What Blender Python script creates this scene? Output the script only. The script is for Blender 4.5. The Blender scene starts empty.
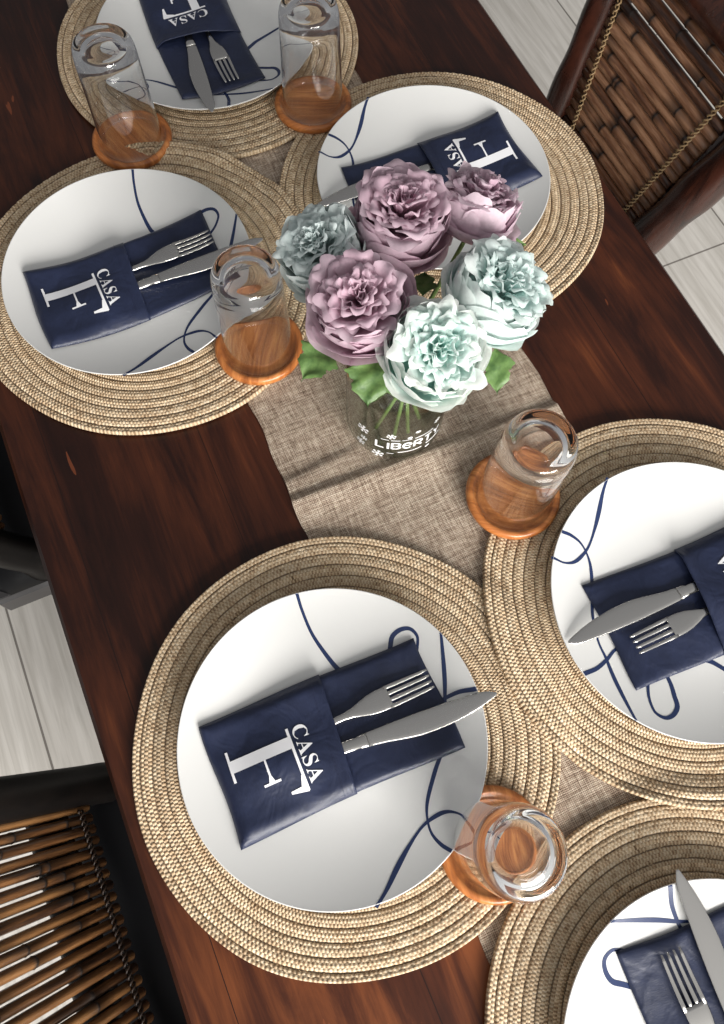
import bpy, math, random
import numpy as np
from math import sin, cos, pi, radians, atan2, sqrt

random.seed(11)
rng = np.random.default_rng(11)
scene = bpy.context.scene
COL = scene.collection
T = 0.75                                  # height of the table top
GLASS_Z = 0.0

# ------------------------------------------------------------------ helpers
def link(o, parent=None):
    COL.objects.link(o)
    if parent is not None:
        o.parent = parent
    return o

def mesh_obj(name, V, F, mats, parent=None, smooth=True, midx=None, uv=None, col=None, loc=None, rz=0.0):
    me = bpy.data.meshes.new(name)
    V = np.asarray(V, dtype=np.float32)
    if isinstance(F, np.ndarray):
        n, k = F.shape
        me.vertices.add(len(V)); me.vertices.foreach_set('co', V.ravel())
        me.loops.add(n * k); me.loops.foreach_set('vertex_index', F.astype(np.int32).ravel())
        me.polygons.add(n)
        me.polygons.foreach_set('loop_start', np.arange(0, n * k, k, dtype=np.int32))
        me.polygons.foreach_set('loop_total', np.full(n, k, dtype=np.int32))
        me.update(calc_edges=True)
    else:
        me.from_pydata(V.tolist(), [], [tuple(int(i) for i in f) for f in F])
        me.update()
    if not isinstance(mats, (list, tuple)):
        mats = [mats]
    for m in mats:
        me.materials.append(m)
    if midx is not None:
        me.polygons.foreach_set('material_index', np.asarray(midx, dtype=np.int32))
    me.polygons.foreach_set('use_smooth', np.full(len(me.polygons), bool(smooth)))
    if uv is not None:
        vi = np.zeros(len(me.loops), dtype=np.int32); me.loops.foreach_get('vertex_index', vi)
        l = me.uv_layers.new(name='UVMap')
        l.data.foreach_set('uv', np.asarray(uv, dtype=np.float32)[vi].ravel())
    if col is not None:
        a = me.color_attributes.new('Col', 'FLOAT_COLOR', 'POINT')
        c = np.ones((len(V), 4), dtype=np.float32); c[:, :3] = col
        a.data.foreach_set('color', c.ravel())
    me.validate()
    o = bpy.data.objects.new(name, me)
    if loc is not None:
        o.location = loc
    o.rotation_euler = (0, 0, rz)
    return link(o, parent)

def empty(name, loc=(0, 0, 0), rz=0.0):
    o = bpy.data.objects.new(name, None)
    o.empty_display_size = 0.05
    o.location = loc
    o.rotation_euler = (0, 0, rz)
    return link(o)

def tag(o, label, cat, group=None):
    o['label'] = label; o['category'] = cat
    if group:
        o['group'] = group
    return o

def structure(o):
    o['kind'] = 'structure'
    return o

class MB:
    """collects vertices / faces for one mesh object"""
    def __init__(s):
        s.v = []; s.f = []; s.m = []
    def add(s, V, F, mi=0):
        b = len(s.v)
        s.v.extend([tuple(float(c) for c in p) for p in V])
        s.f.extend([tuple(int(i) + b for i in f) for f in F])
        s.m.extend([mi] * len(F))
        return s
    def build(s, name, mats, parent=None, smooth=True, **k):
        return mesh_obj(name, s.v, s.f, mats, parent, smooth, midx=s.m, **k)

def grid_faces(nu, nv, wrap_v=False):
    F = []
    for i in range(nu - 1):
        for j in range(nv if wrap_v else nv - 1):
            j2 = (j + 1) % nv
            F.append((i * nv + j, i * nv + j2, (i + 1) * nv + j2, (i + 1) * nv + j))
    return F

def lathe(profile, n=64):
    """closed or open profile of (r, z) turned about z; returns V, F"""
    V = []; m = len(profile)
    for (r, z) in profile:
        for k in range(n):
            a = 2 * pi * k / n
            V.append((r * cos(a), r * sin(a), z))
    F = []
    for i in range(m - 1):
        for k in range(n):
            k2 = (k + 1) % n
            F.append((i * n + k, i * n + k2, (i + 1) * n + k2, (i + 1) * n + k))
    return V, F

def sweep(path, radii, n=10, cap=True, flat=1.0, up=(0, 0, 1)):
    """tube along path; radii per point; flat scales the second axis"""
    path = [np.array(p, float) for p in path]
    V = []; m = len(path)
    for i, p in enumerate(path):
        d = path[min(i + 1, m - 1)] - path[max(i - 1, 0)]
        d = d / (np.linalg.norm(d) + 1e-12)
        u = np.array(up, float)
        if abs(np.dot(u, d)) > 0.95:
            u = np.array((1.0, 0, 0))
        s = np.cross(d, u); s /= np.linalg.norm(s)
        t = np.cross(s, d)
        r = radii[i] if hasattr(radii, '__len__') else radii
        for k in range(n):
            a = 2 * pi * k / n
            V.append(p + s * r * cos(a) + t * r * flat * sin(a))
    F = grid_faces(m, n, True)
    F = [tuple(reversed(f)) for f in F]
    if cap:
        F.append(tuple(range(n))); F.append(tuple(reversed(range((m - 1) * n, m * n))))
    return V, F

def box(c, s, bevel=0.0):
    """axis aligned box with chamfered edges"""
    x, y, z = s[0] / 2, s[1] / 2, s[2] / 2
    b = min(bevel, x * .9, y * .9, z * .9)
    if b <= 0:
        V = [(sx * x + c[0], sy * y + c[1], sz * z + c[2]) for sx in (-1, 1) for sy in (-1, 1) for sz in (-1, 1)]
        return V, [(0, 1, 3, 2), (4, 6, 7, 5), (0, 4, 5, 1), (2, 3, 7, 6), (0, 2, 6, 4), (1, 5, 7, 3)]
    V = []; idx = {}
    for sx in (-1, 1):
        for sy in (-1, 1):
            for sz in (-1, 1):
                for ax in range(3):
                    p = [sx * (x - (0 if ax == 0 else b)), sy * (y - (0 if ax == 1 else b)), sz * (z - (0 if ax == 2 else b))]
                    idx[(sx, sy, sz, ax)] = len(V)
                    V.append((p[0] + c[0], p[1] + c[1], p[2] + c[2]))
    F = []
    q = [(-1, -1), (1, -1), (1, 1), (-1, 1)]
    for s_ in (-1, 1):
        for ax in range(3):
            f = []
            for (a, d) in q:
                k = [0, 0, 0]; k[ax] = s_; k[(ax + 1) % 3] = a; k[(ax + 2) % 3] = d
                f.append(idx[(*k, ax)])
            F.append(tuple(f if s_ > 0 else reversed(f)))
    for ax in range(3):                                   # edges along ax
        b1, b2 = (ax + 1) % 3, (ax + 2) % 3
        for s1 in (-1, 1):
            for s2 in (-1, 1):
                def key(sa, a3):
                    k = [0, 0, 0]; k[ax] = sa; k[b1] = s1; k[b2] = s2
                    return idx[(*k, a3)]
                f = [key(-1, b1), key(1, b1), key(1, b2), key(-1, b2)]
                F.append(tuple(f if s1 * s2 > 0 else reversed(f)))
    for sx in (-1, 1):
        for sy in (-1, 1):
            for sz in (-1, 1):
                f = [idx[(sx, sy, sz, a)] for a in range(3)]
                F.append(tuple(f if sx * sy * sz > 0 else reversed(f)))
    return V, F

def smoothstep(a, b, x):
    t = np.clip((x - a) / (b - a), 0, 1)
    return t * t * (3 - 2 * t)

def catmull(pts, per=8):
    P = [np.array(p, float) for p in pts]
    P = [2 * P[0] - P[1]] + P + [2 * P[-1] - P[-2]]
    out = []
    for i in range(1, len(P) - 2):
        for k in range(per):
            t = k / per
            a, b, c, d = P[i - 1], P[i], P[i + 1], P[i + 2]
            out.append(0.5 * ((2 * b) + (c - a) * t + (2 * a - 5 * b + 4 * c - d) * t * t + (3 * b - a - 3 * c + d) * t ** 3))
    out.append(P[-2])
    return out

# ------------------------------------------------------------------ materials
def new_mat(name):
    m = bpy.data.materials.new(name); m.use_nodes = True
    nt = m.node_tree
    b = nt.nodes['Principled BSDF']
    return m, nt, b

def N(nt, typ, **kw):
    n = nt.nodes.new(typ)
    for k, v in kw.items():
        if k.startswith('_'):
            setattr(n, k[1:], v)
        else:
            n.inputs[k.replace('__', ' ')].default_value = v
    return n

def L(nt, a, b):
    nt.links.new(a, b)

def ramp(nt, fac, stops, interp='LINEAR'):
    r = nt.nodes.new('ShaderNodeValToRGB'); r.color_ramp.interpolation = interp
    e = r.color_ramp.elements
    while len(e) < len(stops):
        e.new(0.5)
    for i, (p, c) in enumerate(stops):
        e[i].position = p; e[i].color = (*c, 1)
    if fac is not None:
        L(nt, fac, r.inputs['Fac'])
    return r

def math_node(nt, op, a, b=None):
    n = nt.nodes.new('ShaderNodeMath'); n.operation = op
    for i, x in enumerate((a, b)):
        if x is None:
            continue
        if isinstance(x, (int, float)):
            n.inputs[i].default_value = x
        else:
            L(nt, x, n.inputs[i])
    return n.outputs[0]

def mix_col(nt, fac, a, b, mode='MIX'):
    n = nt.nodes.new('ShaderNodeMix'); n.data_type = 'RGBA'; n.blend_type = mode
    if isinstance(fac, (int, float)):
        n.inputs[0].default_value = fac
    else:
        L(nt, fac, n.inputs[0])
    for s, x in ((6, a), (7, b)):
        if isinstance(x, tuple):
            n.inputs[s].default_value = (*x, 1)
        else:
            L(nt, x, n.inputs[s])
    return n.outputs[2]

def coords(nt, kind='Object', scale=(1, 1, 1), loc=(0, 0, 0)):
    t = nt.nodes.new('ShaderNodeTexCoord'); m = nt.nodes.new('ShaderNodeMapping')
    m.inputs['Scale'].default_value = scale; m.inputs['Location'].default_value = loc
    L(nt, t.outputs[kind], m.inputs['Vector'])
    return m.outputs[0]

def noise(nt, vec, scale, detail=4, rough=0.55, dist=0.0):
    n = nt.nodes.new('ShaderNodeTexNoise')
    n.inputs['Scale'].default_value = scale; n.inputs['Detail'].default_value = detail
    n.inputs['Roughness'].default_value = rough; n.inputs['Distortion'].default_value = dist
    if vec is not None:
        L(nt, vec, n.inputs['Vector'])
    return n.outputs['Fac']

def bump(nt, b, height, strength=0.3, dist=0.001):
    n = nt.nodes.new('ShaderNodeBump')
    n.inputs['Strength'].default_value = strength; n.inputs['Distance'].default_value = dist
    L(nt, height, n.inputs['Height']); L(nt, n.outputs[0], b.inputs['Normal'])

def simple(name, col, rough=0.5, metal=0.0, spec=0.5):
    m, nt, b = new_mat(name)
    b.inputs['Base Color'].default_value = (*col, 1)
    b.inputs['Roughness'].default_value = rough; b.inputs['Metallic'].default_value = metal
    b.inputs['Specular IOR Level'].default_value = spec
    return m

# dark red-brown varnished table wood, boards run along Y
def wood_table():
    m, nt, b = new_mat('table_wood')
    v = coords(nt, 'Object', (15, 2.2, 26))
    g = noise(nt, v, 1.6, 7, 0.62, 0.9)
    v2 = coords(nt, 'Object', (3.2, 1.1, 3), (4, 2, 0))
    big = noise(nt, v2, 2.0, 4, 0.6, 0.4)
    v3 = coords(nt, 'Object', (240, 9, 200))
    fine = noise(nt, v3, 1.0, 3, 0.6)
    s = math_node(nt, 'ADD', math_node(nt, 'MULTIPLY', g, 0.6), math_node(nt, 'MULTIPLY', big, 0.55))
    s = math_node(nt, 'ADD', s, math_node(nt, 'MULTIPLY', fine, 0.16))
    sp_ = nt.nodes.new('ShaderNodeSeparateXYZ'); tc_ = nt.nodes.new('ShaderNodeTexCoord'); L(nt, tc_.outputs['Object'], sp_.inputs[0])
    end_noise = noise(nt, coords(nt, 'Object', (9, 1.6, 3), (1.3, 0.2, 0)), 1.0, 3, 0.6, 0.6)
    yy = math_node(nt, 'ADD', math_node(nt, 'MULTIPLY', sp_.outputs['Y'], -1.0), math_node(nt, 'MULTIPLY', end_noise, 0.5))  # wood tone turns paler and more orange towards the near end, noisy boundary
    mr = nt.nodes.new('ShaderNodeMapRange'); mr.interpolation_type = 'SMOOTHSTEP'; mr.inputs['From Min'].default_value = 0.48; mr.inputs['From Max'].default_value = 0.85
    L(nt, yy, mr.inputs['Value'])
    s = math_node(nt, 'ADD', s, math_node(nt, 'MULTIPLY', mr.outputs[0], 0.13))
    c = ramp(nt, s, [(0.44, (0.0075, 0.0027, 0.0020)), (0.60, (0.021, 0.0060, 0.0036)), (0.73, (0.062, 0.0165, 0.0068)), (0.87, (0.18, 0.052, 0.016))])
    # board to board variation and seams
    sep = nt.nodes.new('ShaderNodeSeparateXYZ'); t = nt.nodes.new('ShaderNodeTexCoord'); L(nt, t.outputs['Object'], sep.inputs[0])
    xx = math_node(nt, 'ADD', sep.outputs['X'], 0.186)
    w = math_node(nt, 'DIVIDE', xx, 0.1495)
    fl = math_node(nt, 'FLOOR', w)
    wn = nt.nodes.new('ShaderNodeTexWhiteNoise'); wn.noise_dimensions = '1D'; L(nt, fl, wn.inputs['W'])
    k = math_node(nt, 'ADD', math_node(nt, 'MULTIPLY', wn.outputs['Value'], 0.3), 0.85)
    comb = nt.nodes.new('ShaderNodeCombineColor')
    for i in range(3):
        L(nt, k, comb.inputs[i])
    c2 = mix_col(nt, 1.0, c.outputs[0], comb.outputs[0], 'MULTIPLY')
    fr = math_node(nt, 'FRACT', w)
    dist = math_node(nt, 'ABSOLUTE', math_node(nt, 'SUBTRACT', fr, 0.5))
    seam = math_node(nt, 'GREATER_THAN', dist, 0.4975)
    c3 = mix_col(nt, seam, c2, (0.010, 0.004, 0.003))
    # little worn scratches
    v4 = coords(nt, 'Object', (70, 14, 50), (7, 1, 0))
    sc = noise(nt, v4, 1.0, 2, 0.5, 0.3)
    msk = math_node(nt, 'MULTIPLY', math_node(nt, 'GREATER_THAN', sc, 0.755), 0.55)
    c4 = mix_col(nt, msk, c3, (0.20, 0.055, 0.022))
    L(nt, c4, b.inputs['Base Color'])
    r = math_node(nt, 'ADD', math_node(nt, 'MULTIPLY', g, 0.2), 0.26)
    L(nt, r, b.inputs['Roughness'])
    b.inputs['Specular IOR Level'].default_value = 0.3
    hh = math_node(nt, 'SUBTRACT', math_node(nt, 'ADD', math_node(nt, 'MULTIPLY', g, 0.5), math_node(nt, 'MULTIPLY', fine, 0.5)), math_node(nt, 'MULTIPLY', seam, 2.0))
    bump(nt, b, hh, 0.22, 0.0012)
    return m

def wood_dark(name, lo, hi, rough=0.3, axis=2, spec=0.5):
    m, nt, b = new_mat(name)
    b.inputs['Specular IOR Level'].default_value = spec
    sc = [30, 30, 30]; sc[axis] = 3
    v = coords(nt, 'Object', tuple(sc))
    g = noise(nt, v, 1.0, 5, 0.6, 1.2)
    c = ramp(nt, g, [(0.35, lo), (0.7, hi)])
    L(nt, c.outputs[0], b.inputs['Base Color'])
    b.inputs['Roughness'].default_value = rough
    bump(nt, b, g, 0.25, 0.002)
    return m

def straw():
    m, nt, b = new_mat('woven_straw')
    uvn = nt.nodes.new('ShaderNodeUVMap'); uvn.uv_map = 'UVMap'
    sep = nt.nodes.new('ShaderNodeSeparateXYZ'); L(nt, uvn.outputs[0], sep.inputs[0])
    u, r = sep.outputs['X'], sep.outputs['Y']            # u 0..1 round the mat, r metres
    row = math_node(nt, 'FLOOR', math_node(nt, 'DIVIDE', r, 0.0036))
    arc = math_node(nt, 'MULTIPLY', u, 300.0)
    ph = math_node(nt, 'MULTIPLY', row, 0.5)
    st = math_node(nt, 'SINE', math_node(nt, 'MULTIPLY', math_node(nt, 'ADD', arc, ph), 2 * pi))
    st = math_node(nt, 'ADD', math_node(nt, 'MULTIPLY', st, 0.5), 0.5)
    cx = nt.nodes.new('ShaderNodeCombineXYZ')
    L(nt, math_node(nt, 'MULTIPLY', u, 95.0), cx.inputs[0]); L(nt, math_node(nt, 'MULTIPLY', row, 3.37), cx.inputs[1])
    thread = noise(nt, cx.outputs[0], 1.0, 3, 0.65)
    cx2 = nt.nodes.new('ShaderNodeCombineXYZ')
    L(nt, math_node(nt, 'MULTIPLY', u, 520.0), cx2.inputs[0]); L(nt, math_node(nt, 'MULTIPLY', r, 900.0), cx2.inputs[1])
    fib = noise(nt, cx2.outputs[0], 1.0, 2, 0.6)
    s = math_node(nt, 'ADD', math_node(nt, 'MULTIPLY', thread, 0.62), math_node(nt, 'MULTIPLY', fib, 0.34))
    s = math_node(nt, 'ADD', s, math_node(nt, 'MULTIPLY', st, 0.16))
    c = ramp(nt, s, [(0.32, (0.11, 0.064, 0.034)), (0.44, (0.37, 0.245, 0.142)), (0.57, (0.63, 0.475, 0.305)), (0.76, (0.82, 0.69, 0.51))])
    # dark stitching grooves between the coils
    lo_ = nt.nodes.new('ShaderNodeCombineXYZ'); L(nt, math_node(nt, 'MULTIPLY', u, 14.0), lo_.inputs[0]); L(nt, math_node(nt, 'MULTIPLY', r, 60.0), lo_.inputs[1])
    wav = math_node(nt, 'MULTIPLY', math_node(nt, 'SUBTRACT', noise(nt, lo_.outputs[0], 1.0, 3, 0.6), 0.5), 0.0022)
    fr = math_node(nt, 'FRACT', math_node(nt, 'DIVIDE', math_node(nt, 'ADD', r, wav), 0.0108))
    gr = math_node(nt, 'GREATER_THAN', math_node(nt, 'ABSOLUTE', math_node(nt, 'SUBTRACT', fr, 0.5)), 0.44)
    gn = math_node(nt, 'MULTIPLY', gr, math_node(nt, 'MULTIPLY', math_node(nt, 'GREATER_THAN', thread, 0.44), 0.72))
    ringv = nt.nodes.new('ShaderNodeTexWhiteNoise'); ringv.noise_dimensions = '1D'; L(nt, row, ringv.inputs['W'])
    kk = math_node(nt, 'ADD', math_node(nt, 'MULTIPLY', ringv.outputs['Value'], 0.34), 0.80)
    kc = nt.nodes.new('ShaderNodeCombineColor')
    for i in range(3):
        L(nt, kk, kc.inputs[i])
    c1 = mix_col(nt, 1.0, c.outputs[0], kc.outputs[0], 'MULTIPLY')
    c2 = mix_col(nt, gn, c1, (0.07, 0.040, 0.022))
    L(nt, c2, b.inputs['Base Color'])
    b.inputs['Roughness'].default_value = 0.72; b.inputs['Specular IOR Level'].default_value = 0.25
    h = math_node(nt, 'ADD', math_node(nt, 'MULTIPLY', st, 0.6), math_node(nt, 'MULTIPLY', fib, 0.7))
    bump(nt, b, h, 0.9, 0.0012)
    return m

def linen():
    m, nt, b = new_mat('burlap_linen')
    a = noise(nt, coords(nt, 'Object', (620, 50, 1)), 1.0, 3, 0.75)
    c_ = noise(nt, coords(nt, 'Object', (50, 620, 1)), 1.0, 3, 0.75)
    big = noise(nt, coords(nt, 'Object', (22, 22, 22)), 1.0, 3, 0.6)
    wx = nt.nodes.new('ShaderNodeTexWave'); wx.bands_direction = 'X'; wx.inputs['Scale'].default_value = 190; wx.inputs['Distortion'].default_value = 2.2; wx.inputs['Detail'].default_value = 2
    wy = nt.nodes.new('ShaderNodeTexWave'); wy.bands_direction = 'Y'; wy.inputs['Scale'].default_value = 190; wy.inputs['Distortion'].default_value = 2.2; wy.inputs['Detail'].default_value = 2
    v = coords(nt, 'Object'); L(nt, v, wx.inputs[0]); L(nt, v, wy.inputs[0])
    wv = math_node(nt, 'MAXIMUM', wx.outputs['Fac'], wy.outputs['Fac'])
    th = math_node(nt, 'ADD', a, c_)
    s = math_node(nt, 'ADD', math_node(nt, 'MULTIPLY', th, 0.5), math_node(nt, 'MULTIPLY', wv, 0.22))
    s = math_node(nt, 'ADD', s, math_node(nt, 'MULTIPLY', big, 0.1))
    c = ramp(nt, s, [(0.46, (0.045, 0.030, 0.022)), (0.60, (0.20, 0.142, 0.105)), (0.72, (0.40, 0.31, 0.235)), (0.84, (0.66, 0.56, 0.45))])
    L(nt, c.outputs[0], b.inputs['Base Color'])
    b.inputs['Roughness'].default_value = 0.9; b.inputs['Specular IOR Level'].default_value = 0.1
    bump(nt, b, math_node(nt, 'ADD', wv, th), 0.6, 0.0008)
    return m

def floor_mat():
    m, nt, b = new_mat('pale_plank_floor')
    t = nt.nodes.new('ShaderNodeTexCoord'); mp = nt.nodes.new('ShaderNodeMapping')
    mp.inputs['Rotation'].default_value = (0, 0, pi / 2); mp.inputs['Location'].default_value = (0.117, 0.464, 0)
    L(nt, t.outputs['Object'], mp.inputs[0])
    br = nt.nodes.new('ShaderNodeTexBrick'); L(nt, mp.outputs[0], br.inputs['Vector'])
    br.inputs['Scale'].default_value = 1.0; br.inputs['Brick Width'].default_value = 1.3; br.inputs['Row Height'].default_value = 0.2
    br.inputs['Mortar Size'].default_value = 0.0022; br.inputs['Mortar Smooth'].default_value = 0.1
    br.inputs['Color1'].default_value = (0.62, 0.59, 0.545, 1); br.inputs['Color2'].default_value = (0.70, 0.67, 0.62, 1)
    br.inputs['Mortar'].default_value = (0.22, 0.20, 0.18, 1)
    g = noise(nt, coords(nt, 'Object', (60, 3.2, 1)), 1.0, 5, 0.65, 0.6)
    k = ramp(nt, g, [(0.3, (0.72, 0.71, 0.69)), (0.62, (1.0, 1.0, 1.0))])
    c = mix_col(nt, 1.0, br.outputs['Color'], k.outputs[0], 'MULTIPLY')
    L(nt, c, b.inputs['Base Color']); b.inputs['Roughness'].default_value = 0.55
    return m

def satin(name, col):
    m, nt, b = new_mat(name)
    v = coords(nt, 'Object', (1, 1, 1))
    a = noise(nt, coords(nt, 'Object', (1500, 300, 300)), 1.0, 2, 0.6)
    n2 = noise(nt, v, 45, 4, 0.6)
    c = ramp(nt, math_node(nt, 'ADD', math_node(nt, 'MULTIPLY', a, 0.4), math_node(nt, 'MULTIPLY', n2, 0.6)),
             [(0.3, tuple(x * 0.72 for x in col)), (0.7, tuple(x * 1.3 for x in col))])
    L(nt, c.outputs[0], b.inputs['Base Color'])
    b.inputs['Roughness'].default_value = 0.42; b.inputs['Specular IOR Level'].default_value = 0.35
    b.inputs['Sheen Weight'].default_value = 0.05; b.inputs['Sheen Roughness'].default_value = 0.4
    b.inputs['Sheen Tint'].default_value = (0.5, 0.6, 1.0, 1)
    w = noise(nt, v, 34, 2, 0.5, 1.2)
    bump(nt, b, math_node(nt, 'ADD', w, math_node(nt, 'MULTIPLY', a, 0.06)), 0.45, 0.004)
    return m

def coaster_wood():
    m, nt, b = new_mat('orange_coaster_wood')
    g = noise(nt, coords(nt, 'Object', (140, 14, 60)), 1.0, 5, 0.6, 0.7)
    c = ramp(nt, g, [(0.32, (0.23, 0.066, 0.016)), (0.5, (0.44, 0.145, 0.036)), (0.7, (0.64, 0.27, 0.085))])
    L(nt, c.outputs[0], b.inputs['Base Color']); b.inputs['Roughness'].default_value = 0.3
    bump(nt, b, g, 0.15, 0.001)
    return m

def bamboo(name, lo, mid, hi):
    m, nt, b = new_mat(name)
    uvn = nt.nodes.new('ShaderNodeUVMap'); uvn.uv_map = 'UVMap'
    sep = nt.nodes.new('ShaderNodeSeparateXYZ'); L(nt, uvn.outputs[0], sep.inputs[0])
    oi = nt.nodes.new('ShaderNodeObjectInfo')
    cx = nt.nodes.new('ShaderNodeCombineXYZ')
    L(nt, math_node(nt, 'MULTIPLY', sep.outputs['X'], 9.0), cx.inputs[0]); L(nt, math_node(nt, 'MULTIPLY', sep.outputs['Y'], 3.0), cx.inputs[1])
    L(nt, math_node(nt, 'MULTIPLY', oi.outputs['Random'], 40.0), cx.inputs[2])
    g = noise(nt, cx.outputs[0], 1.4, 4, 0.6)
    cx2 = nt.nodes.new('ShaderNodeCombineXYZ')
    L(nt, math_node(nt, 'MULTIPLY', sep.outputs['X'], 30.0), cx2.inputs[0]); L(nt, math_node(nt, 'MULTIPLY', sep.outputs['Y'], 40.0), cx2.inputs[1])
    L(nt, math_node(nt, 'MULTIPLY', oi.outputs['Random'], 90.0), cx2.inputs[2])
    g2 = noise(nt, cx2.outputs[0], 1.0, 3, 0.6)
    s = math_node(nt, 'ADD', math_node(nt, 'MULTIPLY', g, 0.7), math_node(nt, 'MULTIPLY', g2, 0.35))
    s = math_node(nt, 'ADD', s, math_node(nt, 'MULTIPLY', math_node(nt, 'SUBTRACT', oi.outputs['Random'], 0.5), 0.26))
    c = ramp(nt, s, [(0.36, lo), (0.52, mid), (0.72, hi)])
    at = nt.nodes.new('ShaderNodeAttribute'); at.attribute_name = 'Col'
    c2 = mix_col(nt, at.outputs['Fac'], (0.012, 0.007, 0.005), c.outputs[0])
    L(nt, c2, b.inputs['Base Color']); b.inputs['Roughness'].default_value = 0.34
    bump(nt, b, g2, 0.2, 0.001)
    return m

def glass_mat(name, col=(1, 1, 1), rough=0.0, ior=1.48):
    m, nt, b = new_mat(name)
    b.inputs['Base Color'].default_value = (*col, 1)
    b.inputs['Transmission Weight'].default_value = 1.0
    b.inputs['Roughness'].default_value = rough; b.inputs['IOR'].default_value = ior
    return m

def thin_glass(name):
    """thin blown glass: passes light straight through, mirrors more towards grazing view"""
    m, nt, b = new_mat(name)
    nt.nodes.remove(b)
    tr = nt.nodes.new('ShaderNodeBsdfTransparent')
    gl = nt.nodes.new('ShaderNodeBsdfGlossy'); gl.inputs['Roughness'].default_value = 0.03
    lw = nt.nodes.new('ShaderNodeLayerWeight'); lw.inputs[0].default_value = 0.5
    fr = math_node(nt, 'ADD', math_node(nt, 'MULTIPLY', math_node(nt, 'POWER', lw.outputs['Facing'], 3.0), 0.85), 0.04)
    mx = nt.nodes.new('ShaderNodeMixShader')
    tint = ramp(nt, lw.outputs['Facing'], [(0.35, (0.94, 0.955, 0.94)), (0.8, (0.74, 0.79, 0.74)), (1.0, (0.45, 0.52, 0.46))])
    L(nt, tint.outputs[0], tr.inputs[0])
    L(nt, fr, mx.inputs[0]); L(nt, tr.outputs[0], mx.inputs[1]); L(nt, gl.outputs[0], mx.inputs[2])
    L(nt, mx.outputs[0], nt.nodes['Material Output'].inputs[0])
    return m

def petal_mat():
    m, nt, b = new_mat('silk_petal')
    at = nt.nodes.new('ShaderNodeAttribute'); at.attribute_name = 'Col'
    g = noise(nt, coords(nt, 'Object'), 160, 3, 0.6)
    k = ramp(nt, g, [(0.3, (0.9, 0.9, 0.9)), (0.7, (1.06, 1.06, 1.06))])
    c = mix_col(nt, 1.0, at.outputs['Color'], k.outputs[0], 'MULTIPLY')
    d = nt.nodes.new('ShaderNodeBsdfTranslucent'); L(nt, c, d.inputs[0])
    L(nt, c, b.inputs['Base Color']); b.inputs['Roughness'].default_value = 0.62; b.inputs['Specular IOR Level'].default_value = 0.25
    mx = nt.nodes.new('ShaderNodeMixShader'); mx.inputs[0].default_value = 0.40
    out = nt.nodes['Material Output']
    L(nt, b.outputs[0], mx.inputs[1]); L(nt, d.outputs[0], mx.inputs[2]); L(nt, mx.outputs[0], out.inputs[0])
    bump(nt, b, g, 0.15, 0.001)
    return m

def leaf_mat():
    m, nt, b = new_mat('green_leaf')
    g = noise(nt, coords(nt, 'Object'), 90, 4, 0.6)
    c = ramp(nt, g, [(0.3, (0.04, 0.095, 0.022)), (0.7, (0.13, 0.225, 0.06))])
    L(nt, c.outputs[0], b.inputs['Base Color']); b.inputs['Roughness'].default_value = 0.5
    bump(nt, b, g, 0.4, 0.002)
    return m

M = {
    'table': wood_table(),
    'straw': straw(),
    'linen': linen(),
    'floor': floor_mat(),
    'plate': simple('white_glazed_ceramic', (0.68, 0.68, 0.665), 0.14, 0, 0.5),
    'ink': simple('blue_glaze_line', (0.018, 0.032, 0.095), 0.22),
    'navy': satin('navy_satin', (0.0140, 0.0195, 0.047)),
    'thread': simple('white_embroidery_thread', (0.80, 0.80, 0.82), 0.5),
    'hem': simple('navy_hem_thread', (0.009, 0.013, 0.045), 0.7),
    'steel': simple('brushed_steel', (0.60, 0.585, 0.56), 0.24, 1.0),
    'coaster': coaster_wood(),
    'glass': glass_mat('clear_tumbler_glass', (0.985, 0.99, 0.99)),
    'jar': thin_glass('clear_jar_glass'),
    'print': simple('white_printed_lettering', (0.85, 0.85, 0.85), 0.5),
    'petal': petal_mat(),
    'leaf': leaf_mat(),
    'stem': simple('green_stem', (0.16, 0.24, 0.07), 0.5),
    'bamboo': bamboo('stained_bamboo', (0.022, 0.009, 0.006), (0.135, 0.056, 0.027), (0.34, 0.18, 0.10)),
    'bamboo2': bamboo('toasted_bamboo', (0.035, 0.015, 0.007), (0.14, 0.060, 0.021), (0.30, 0.145, 0.052)),
    'log': wood_dark('dark_log_wood', (0.007, 0.003, 0.0025), (0.062, 0.019, 0.011), 0.26),
    'black': wood_dark('black_stained_wood', (0.003, 0.0025, 0.0025), (0.008, 0.006, 0.005), 0.45, 2, 0.15),
    'leather': simple('black_leatherette', (0.005, 0.005, 0.006), 0.38, 0, 0.25),
    'rattan': simple('pale_rattan_binding', (0.30, 0.20, 0.10), 0.5),
    'rattan_dark': simple('dark_rattan_binding', (0.03, 0.016, 0.009), 0.5),
}

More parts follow.
